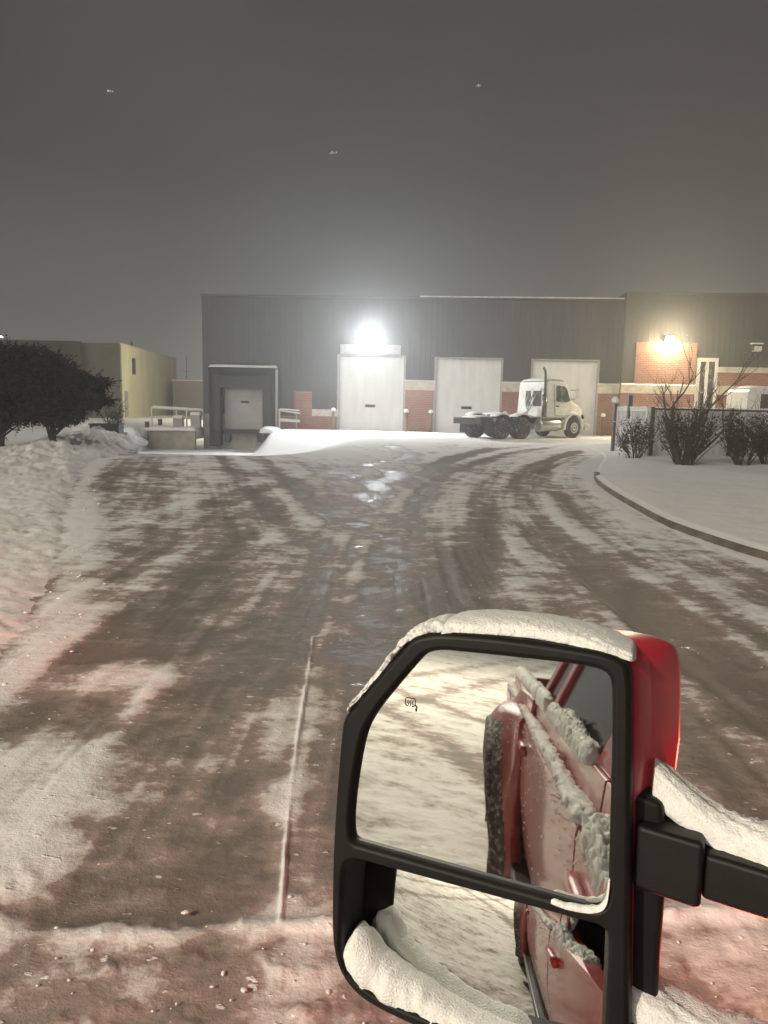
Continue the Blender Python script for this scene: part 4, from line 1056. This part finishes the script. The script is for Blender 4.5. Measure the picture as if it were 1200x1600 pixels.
# ---- tow mirror: local x along the glass, y up the glass, z out of the glass
P0 = Vector((.09442, .63211, 1.36846)); nV = Vector((-.337845, -.930005, .144744)); uV = Vector((.939903, -.341441, 0)); wV = nV.cross(uV)
MW = Matrix(((uV.x, wV.x, nV.x, P0.x), (uV.y, wV.y, nV.y, P0.y), (uV.z, wV.z, nV.z, P0.z), (0, 0, 0, 1)))
SM = empty('side_mirror', parent=PK)
PKm = Matrix.Rotation(R(-32), 4, 'Z')
lm = PKm.inverted() @ MW
SM.location = lm.to_translation(); SM.rotation_euler = lm.to_euler()
OUT = [(-.0725, .1244), (-.0489, .1308), (.0087, .1332), (.0718, .1317), (.0960, .1295), (.1112, .121), (.1160, .0908), (.1228, -.0136), (.1289, -.1177), (.1336, -.1956), (.128, -.2237), (.1082, -.2328), (.0714, -.2325), (.0049, -.2300), (-.0545, -.2239), (-.0946, -.2162), (-.1158, -.2049), (-.1288, -.1875), (-.1354, -.1609), (-.1399, -.0915), (-.1406, -.0217), (-.1394, .0315), (-.1345, .0450), (-.0829, .1156)]
IN1 = [(-.0577, .1118), (-.0425, .1149), (.0542, .1174), (.0854, .1162), (.095, .1122), (.0988, .1015), (.102, .055), (.1059, -.0333), (.1074, -.0703), (.1039, -.0791), (.0954, -.0833), (-.1154, -.0736), (-.1214, -.0707), (-.1239, -.0533), (-.1227, -.0184), (-.1165, .028), (-.1039, .0544), (-.068, .1041)]
IN2 = [(-.1236, -.0921), (-.1142, -.0888), (-.0933, -.0889), (.0989, -.0953), (.1068, -.0982), (.1101, -.1096), (.1111, -.1546), (.1127, -.2074), (.1071, -.2155), (.0704, -.2162), (.0039, -.2158), (-.0432, -.2126), (-.0866, -.2063), (-.1128, -.1939), (-.1223, -.1786), (-.1252, -.1493), (-.1268, -.1018)]
def closed_smooth(P, n=4):
    P = [np.array(p) for p in P]; m = len(P); out = []
    for i in range(m):
        p0, p1, p2, p3 = P[i - 1], P[i], P[(i + 1) % m], P[(i + 2) % m]
        # centripetal-ish: short neighbours keep corners from overshooting
        l0, l1, l2 = np.linalg.norm(p1 - p0), np.linalg.norm(p2 - p1), np.linalg.norm(p3 - p2)
        t1 = (p2 - p0) / (l0 + l1) * l1 if l0 + l1 else 0; t2 = (p3 - p1) / (l1 + l2) * l1
        t1 = t1 * min(1, 1.5 * l0 / l1) if l1 > l0 else t1; t2 = t2 * min(1, 1.5 * l2 / l1) if l1 > l2 else t2
        for k in range(n):
            t = k / n; h00 = 2 * t ** 3 - 3 * t * t + 1; h10 = t ** 3 - 2 * t * t + t; h01 = -2 * t ** 3 + 3 * t * t; h11 = t ** 3 - t * t
            out.append(tuple(h00 * p1 + h10 * t1 + h01 * p2 + h11 * t2))
    return out
def offset_loop(P, d):
    m = len(P); out = []; area = sum(P[i][0] * P[(i + 1) % m][1] - P[(i + 1) % m][0] * P[i][1] for i in range(m)); sgn = 1 if area > 0 else -1
    for i in range(m):
        a = np.array(P[i - 1]); b = np.array(P[(i + 1) % m]); t = b - a; t = t / (np.linalg.norm(t) + 1e-9)
        out.append((P[i][0] + sgn * t[1] * d, P[i][1] - sgn * t[0] * d))
    return out
OUTs, IN1s, IN2s = closed_smooth(OUT), closed_smooth(IN1), closed_smooth(IN2)
import bmesh
def bezel():
    bm = bmesh.new(); loops = []
    def loop(P, z):
        vs = [bm.verts.new((x, y, z)) for x, y in P]
        return vs
    Of = loop(offset_loop(OUTs, -.006), .004); I1f = loop(offset_loop(IN1s, .0045), .004); I2f = loop(offset_loop(IN2s, .004), .004)
    edges = []
    for L_ in (Of, I1f, I2f):
        for i in range(len(L_)): edges.append(bm.edges.new((L_[i], L_[(i + 1) % len(L_)])))
    bmesh.ops.triangle_fill(bm, edges=edges, use_beauty=True)
    def wall(prev, P, z):
        vs = loop(P, z); m = len(vs)
        for i in range(m): bm.faces.new((prev[i], prev[(i + 1) % m], vs[(i + 1) % m], vs[i]))
        return vs
    a = wall(Of, offset_loop(OUTs, -.0025), .0028); a = wall(a, offset_loop(OUTs, -.0005), -.001); a = wall(a, OUTs, -.006); a = wall(a, OUTs, -.022)
    a = wall(I1f, offset_loop(IN1s, .0015), .0028); a = wall(a, IN1s, -.0005); a = wall(a, IN1s, -.012)
    a = wall(I2f, offset_loop(IN2s, .0015), .0028); a = wall(a, IN2s, -.002); a = wall(a, offset_loop(IN2s, -.002), -.05)
    bmesh.ops.recalc_face_normals(bm, faces=bm.faces[:])
    me = bpy.data.meshes.new('bezel'); bm.to_mesh(me); bm.free(); me.materials.append(M['black'])
    o = bpy.data.objects.new('bezel', me); COL.objects.link(o); o.parent = SM
    for p in me.polygons: p.use_smooth = len(p.vertices) == 4
    return o
bezel()
def bulge(P, k, z):
    out = []
    for x, y in P:
        f = float(sm(.03, .12, x)) * float(sm(-.16, .06, y)); out.append((x + k * f, y + (.004 * k / .03) * float(sm(.06, .13, y)), z))
    return out
hs = MB(); sec = [(-.0225, 0, 0), (-.026, .002, .003), (-.052, .003, .010), (-.055, .003, .012), (-.085, .003, .034), (-.092, .002, .037), (-.115, -.008, .037), (-.135, -.03, .024), (-.142, -.055, .01)]
hs.loft([bulge(offset_loop(OUTs, d), k, z) for z, d, k in sec], caps=False); hs.f.append(tuple(len(hs.v) - len(OUTs) + k for k in range(len(OUTs))))
hso = hs.build('mirror_housing', M['redcap'], SM, smooth=True)
hb = MB(); hb.loft([[(x, y, z) for x, y in [(.118, .012), (.146, .006), (.152, -.05), (.152, -.16), (.148, -.235), (.13, -.24)]] for z in (-.0235, -.085)]); hb.build('lower_shell', M['black'], SM, bevel=.006)
# glass
gm = MB(); gm.add([(x, y, -.006) for x, y in offset_loop(IN1s, .004)], [tuple(range(len(IN1s)))]); gm.add([(x, y, -.011) for x, y in offset_loop(IN1s, .004)], [tuple(range(len(IN1s)))[::-1]]); gm.build('mirror_glass', M['mirror'], SM)
n2 = Vector((-.038973, .154632, .987203)); p2 = Vector((.0259, -.0868, -.030)); RAD = .62; cS = p2 - n2 * RAD
nx, ny = 40, 30; vs = []; fs = []
for j in range(ny + 1):
    for i in range(nx + 1):
        x = -.136 + .262 * i / nx; y = -.232 + .147 * j / ny
        z = cS.z + math.sqrt(RAD ** 2 - (x - cS.x) ** 2 - (y - cS.y) ** 2); vs.append((x, y, z))
for j in range(ny):
    for i in range(nx): a = j * (nx + 1) + i; fs.append((a, a + 1, a + nx + 2, a + nx + 1))
MB().add(vs, fs).build('spot_glass', M['mirror'], SM, smooth=True)
# heated-mirror symbol
def stroke(mb, pts, w, z=-.0055):
    for (ax, ay), (bx, by) in zip(pts[:-1], pts[1:]):
        d = np.array([bx - ax, by - ay]); d = d / (np.linalg.norm(d) + 1e-9) * w / 2; nn = np.array([-d[1], d[0]])
        mb.add([(ax - d[0] + nn[0], ay - d[1] + nn[1], z), (bx + d[0] + nn[0], by + d[1] + nn[1], z), (bx + d[0] - nn[0], by + d[1] - nn[1], z), (ax - d[0] - nn[0], ay - d[1] - nn[1], z)], [(0, 3, 2, 1)])
ic = MB(); cx, cy = -.0765, .0620
rr2 = [(-.0048, -.0018), (-.0048, .0026), (-.0038, .0036), (.0036, .0036), (.0048, .0026), (.0048, -.0020), (.0036, -.0034), (.0026, -.0036)]
stroke(ic, [(cx + a, cy + b) for a, b in rr2], .0007); stroke(ic, [(cx - .0048, cy - .0018), (cx - .0036, cy - .0034), (cx - .0030, cy - .0036)], .0007)
for k in (-.0022, 0, .0022): stroke(ic, [(cx + k, cy - .0036), (cx + k + .0006, cy - .0018), (cx + k - .0005, cy - .0002), (cx + k + .0002, cy + .0012)], .00055)
stroke(ic, [(cx + .0046, cy - .0022), (cx + .0066, cy - .0036), (cx + .0062, cy - .0072), (cx + .0054, cy - .0056)], .0010)
ic.build('heater_symbol', M['icon'], SM)
# arms
ad = Vector((.978, -.03, .206)).normalized()
def arm(w0, w1, start, end, z, t, name):
    a = Vector((start, 0, z)); L_ = (end - start) / ad.x; mb = MB(); rings = []
    for s in (0, L_):
        p = a + ad * s
        rings.append([(p.x, p.y + w1, p.z + t), (p.x, p.y + w0, p.z + t), (p.x + .004, p.y + w0, p.z - t), (p.x + .004, p.y + w1, p.z - t)])
    mb.loft(rings); return mb.build(name, M['black'], SM, bevel=.005, seg=3)
arm(-.060, -.0225, .178, .30, -.030, .022, 'mirror_arm')
arm(-.064, -.0105, .125, .178, -.040, .030, 'arm_sleeve')
arm(-.245, -.185, .13, .30, -.035, .028, 'mirror_arm')
MB().loft([[(x, y, z) for x, y in [(.10, .0), (.135, -.004), (.148, -.03), (.148, -.07), (.10, -.08)]] for z in (-.025, -.07)]).build('arm_bracket', M['black'], SM, bevel=.005)
# snow on the mirror
def top_z(t): return -.045
snow_strip([(-.052, .126, -.048), (-.03, .131, -.052), (.01, .1338, -.055), (.05, .1335, -.055), (.088, .130, -.052), (.116, .124, -.055)], lambda t: .050, lambda t: .0150 - .0065 * t ** 3, (0, 0, 1), (0, 1, 0), amp=.07, freq=120, seed=2, nseg=26, na=56, taper=.05).build('snow_cap', fl, SM, smooth=True)
snow_strip([(-.138, .042, -.045), (-.115, .072, -.045), (-.088, .110, -.046), (-.070, .125, -.047), (-.045, .131, -.048)], lambda t: .046, lambda t: .005 + .0065 * t, (0, 0, 1), (-.6, .8, 0), amp=.25, freq=120, seed=12, nseg=26, na=36, taper=.1).build('snow_cap', fl, SM, smooth=True)
snow_strip([(.136, .006, -.062), (.150, -.004, -.058), (.172, -.015, -.052), (.200, -.0245, -.046), (.235, -.027, -.036), (.30, -.027, -.022)], lambda t: .027, lambda t: .0275 + .002 * math.sin(8 * t), (0, 0, 1), (0, 1, 0), amp=.15, freq=110, seed=13, nseg=22, na=50, taper=.04).build('arm_snow', fl, SM, smooth=True)
snow_strip([(.125, -.170, -.045), (.145, -.178, -.042), (.18, -.187, -.036), (.24, -.190, -.028), (.30, -.191, -.02)], lambda t: .032, lambda t: .026, (0, 0, 1), (0, 1, 0), amp=.15, freq=110, seed=14, nseg=22, na=50, taper=.06).build('arm_snow', fl, SM, smooth=True)
pl = MB(); rings = []
for k in range(90):
    u_ = -.1275 + .185 * (k / 89); e = math.sqrt(max(.02, 1 - (1 - min(1, k / 7)) ** 2)) * math.sqrt(max(.02, min(1, (89 - k) / 10)))
    wt = float(np.interp(u_, [-.128, -.122, -.115, -.105, -.088, -.06, -.03, 0, .05], [-.172, -.162, -.157, -.162, -.178, -.189, -.200, -.207, -.2135]))
    wb = float(np.interp(u_, [-.128, -.12, -.11, -.09, -.04, .06], [-.186, -.192, -.200, -.209, -.2155, -.220]))
    ring = []
    for q in range(30):
        a = 2 * math.pi * q / 30; nz = float(fbm(np.array([u_ * 95 + math.cos(a) * 1.6]), np.array([math.sin(a) * 1.8 + u_ * 40]), 15, 4)[0]) - .5
        ca, sa = math.cos(a), math.sin(a); hh = (wt - wb) * (1 + .32 * nz) * e
        ring.append((u_, wb + (abs(sa) ** .8 * hh if sa > 0 else sa * .003), -.019 + math.copysign(abs(ca) ** .75, ca) * .0215 * (1 + .35 * nz) * (.6 + .4 * e)))
    rings.append(ring)
pl.loft(rings); pl.build('snow_pile', fl, SM, smooth=True)
snow_strip([(.062, -.0855, .001), (.080, -.0865, .002), (.098, -.0840, .002), (.1065, -.076, .002), (.1085, -.056, .001)], lambda t: .004, lambda t: .0042, (0, 0, 1), (-.3, .9, 0), amp=.5, freq=200, seed=16, nseg=10, na=12, taper=.12).build('snow_bead', fl, SM, smooth=True)
# amber light
# ------------------------------------------------------------------ snowflakes in the air
def flake(px_dir, dist, s, label, seed):
    rnd = random.Random(seed); root_p = Vector((0, 0, 1.7)) + Vector(px_dir).normalized() * dist
    mb = MB()
    for k in range(7):
        c = Vector((rnd.gauss(0, s * .9), rnd.gauss(0, s * .3), rnd.gauss(0, s * .35)))
        r = s * rnd.uniform(.25, .5); v = [c + Vector(d) * r for d in ((1, 0, 0), (-1, 0, 0), (0, 1, 0), (0, -1, 0), (0, 0, 1), (0, 0, -1))]
        mb.add(v, [(0, 2, 4), (2, 1, 4), (1, 3, 4), (3, 0, 4), (2, 0, 5), (1, 2, 5), (3, 1, 5), (0, 3, 5)])
    o = mb.build('snowflake', M['fluffy']); o.location = root_p
    tag(o, label, 'snowflake', 'snowflakes drifting in the night sky')
flake((-.345, 1.0, .37), 3.2, 0.0077, 'snowflake high in the sky above the cream building', 1)
flake((-.072, 1.0, .304), 3.4, 0.0070, 'snowflake in the sky up and left of the bright lamp', 2)
flake((.105, 1.0, .385), 4.2, 0.0077, 'faint snowflake highest in the sky toward the right', 3)
flake((.482, 1.0, .245), 4.4, 0.0070, 'snowflake near the right picture edge above the roof', 4)

# ------------------------------------------------------------------ lights, sky, air
def light(kind, name, loc, energy, color, size=.1, rot=None, spot=None, blend=.5):
    l = bpy.data.lights.new(name, kind); l.energy = energy; l.color = color
    if kind in ('POINT', 'SPOT'): l.shadow_soft_size = size
    if kind == 'SPOT': l.spot_size = spot; l.spot_blend = blend
    o = bpy.data.objects.new(name, l); COL.objects.link(o); o.location = loc
    if rot: o.rotation_euler = rot
    return o
light('POINT', 'wall lamp light', world_of(-.94, -1.0, 5.4), 60, (.82, .95, 1), .2)
light('SPOT', 'wall lamp beam', world_of(-.94, -.62, 5.3), 6500, (.93, .97, 1), .2, Vector((-.05, -1, -.42)).to_track_quat('-Z', 'Y').to_euler(), R(150), .5)
light('SPOT', 'warm wall lamp beam', world_of(15.59, YR - .7, 5.3), 2500, (1, .86, .6), .2, Vector((-.05, -1, -.42)).to_track_quat('-Z', 'Y').to_euler(), R(150), .5)
light('POINT', 'warm wall lamp light', world_of(15.59, YR - .8, 5.3), 480, (1, .80, .48), .15)
light('POINT', 'side wall lamp light', world_of(-11.5, 14, 5.3), 2500, (1, .92, .7), .12)
light('POINT', 'street lamp light', (LX, LY, LZ - .3), 17500, (1, .88, .68), .25)
sun = bpy.data.lights.new('city glow', 'SUN'); sun.energy = 1.05; sun.angle = R(45); sun.color = (1, .96, .89)
so = bpy.data.objects.new('city glow', sun); COL.objects.link(so); so.rotation_euler = Vector((.55, .72, -.5)).to_track_quat('-Z', 'Y').to_euler()
mk = Matrix.Rotation(R(-32), 4, 'Z') @ Vector((-.015, .85, .96))
light('POINT', 'marker lamp light', tuple(mk), 27, (1, .16, .12), .03)
hk = Matrix.Rotation(R(-32), 4, 'Z') @ Vector((.06, 1.95, .84))
light('POINT', 'corner lamp light', tuple(hk), 8, (1, .2, .12), .05)

light('SPOT', 'front corner lamp beam', tuple(hk), 1000, (1, .25, .2), .06, (Vector((-3.35, 6.1, .5)) - hk).to_track_quat('-Z', 'Y').to_euler(), R(25), 1.0)  # extra red spot added to tint the left snow bank pink
W = bpy.data.worlds.new('World'); SC.world = W; W.use_nodes = True
nt = W.node_tree; N = nt.nodes; L = nt.links
bg = N['Background']
tc = N.new('ShaderNodeTexCoord'); sp = N.new('ShaderNodeSeparateXYZ'); L.new(tc.outputs['Generated'], sp.inputs[0])
cr = N.new('ShaderNodeValToRGB'); L.new(sp.outputs['Z'], cr.inputs[0])
e = cr.color_ramp.elements; e[0].position = 0; e[0].color = (.25, .245, .23, 1); e[1].position = .6; e[1].color = (.093, .089, .075, 1)
q = e.new(.10); q.color = (.17, .167, .155, 1); q = e.new(.26); q.color = (.10, .097, .087, 1)
nz = N.new('ShaderNodeTexNoise'); nz.inputs['Scale'].default_value = 2.2; nz.inputs['Detail'].default_value = 3; L.new(tc.outputs['Generated'], nz.inputs['Vector'])
mr = N.new('ShaderNodeMapRange'); mr.inputs[1].default_value = .3; mr.inputs[2].default_value = .7; mr.inputs[3].default_value = .82; mr.inputs[4].default_value = 1.16
L.new(nz.outputs['Fac'], mr.inputs[0])
vm = N.new('ShaderNodeVectorMath'); vm.operation = 'SCALE'; L.new(cr.outputs[0], vm.inputs[0]); L.new(mr.outputs[0], vm.inputs['Scale'])
L.new(vm.outputs[0], bg.inputs['Color']); bg.inputs['Strength'].default_value = .70

hz = MB(); hz.box(-130, 130, -130, 140, -3.0, 16)
hm = bpy.data.materials.new('haze'); hm.use_nodes = True; hn = hm.node_tree; hn.nodes.clear()
ho = hn.nodes.new('ShaderNodeOutputMaterial'); hv = hn.nodes.new('ShaderNodeVolumePrincipled')
hv.inputs['Color'].default_value = (.95, .95, .95, 1); hv.inputs['Density'].default_value = .0032; hv.inputs['Anisotropy'].default_value = .72
hn.links.new(hv.outputs[0], ho.inputs['Volume'])
hzo = hz.build('haze', hm); tag(hzo, 'thin snowy night haze lit by the lamps', 'haze', kind='stuff')
for o in bpy.data.objects:
    if o.name.split('.')[0] in ('snow_on_twigs', 'twigs', 'snow_specks', 'stems'): o['kind'] = 'stuff'

SC.render.engine = 'CYCLES'
SC.view_settings.view_transform = 'Standard'; SC.view_settings.look = 'None'; SC.view_settings.exposure = 0; SC.view_settings.gamma = 1
SC.cycles.use_denoising = True
SC.cycles.max_bounces = 8; SC.cycles.volume_bounces = 1; SC.cycles.diffuse_bounces = 3; SC.cycles.glossy_bounces = 4
SC.cycles.sample_clamp_indirect = 6
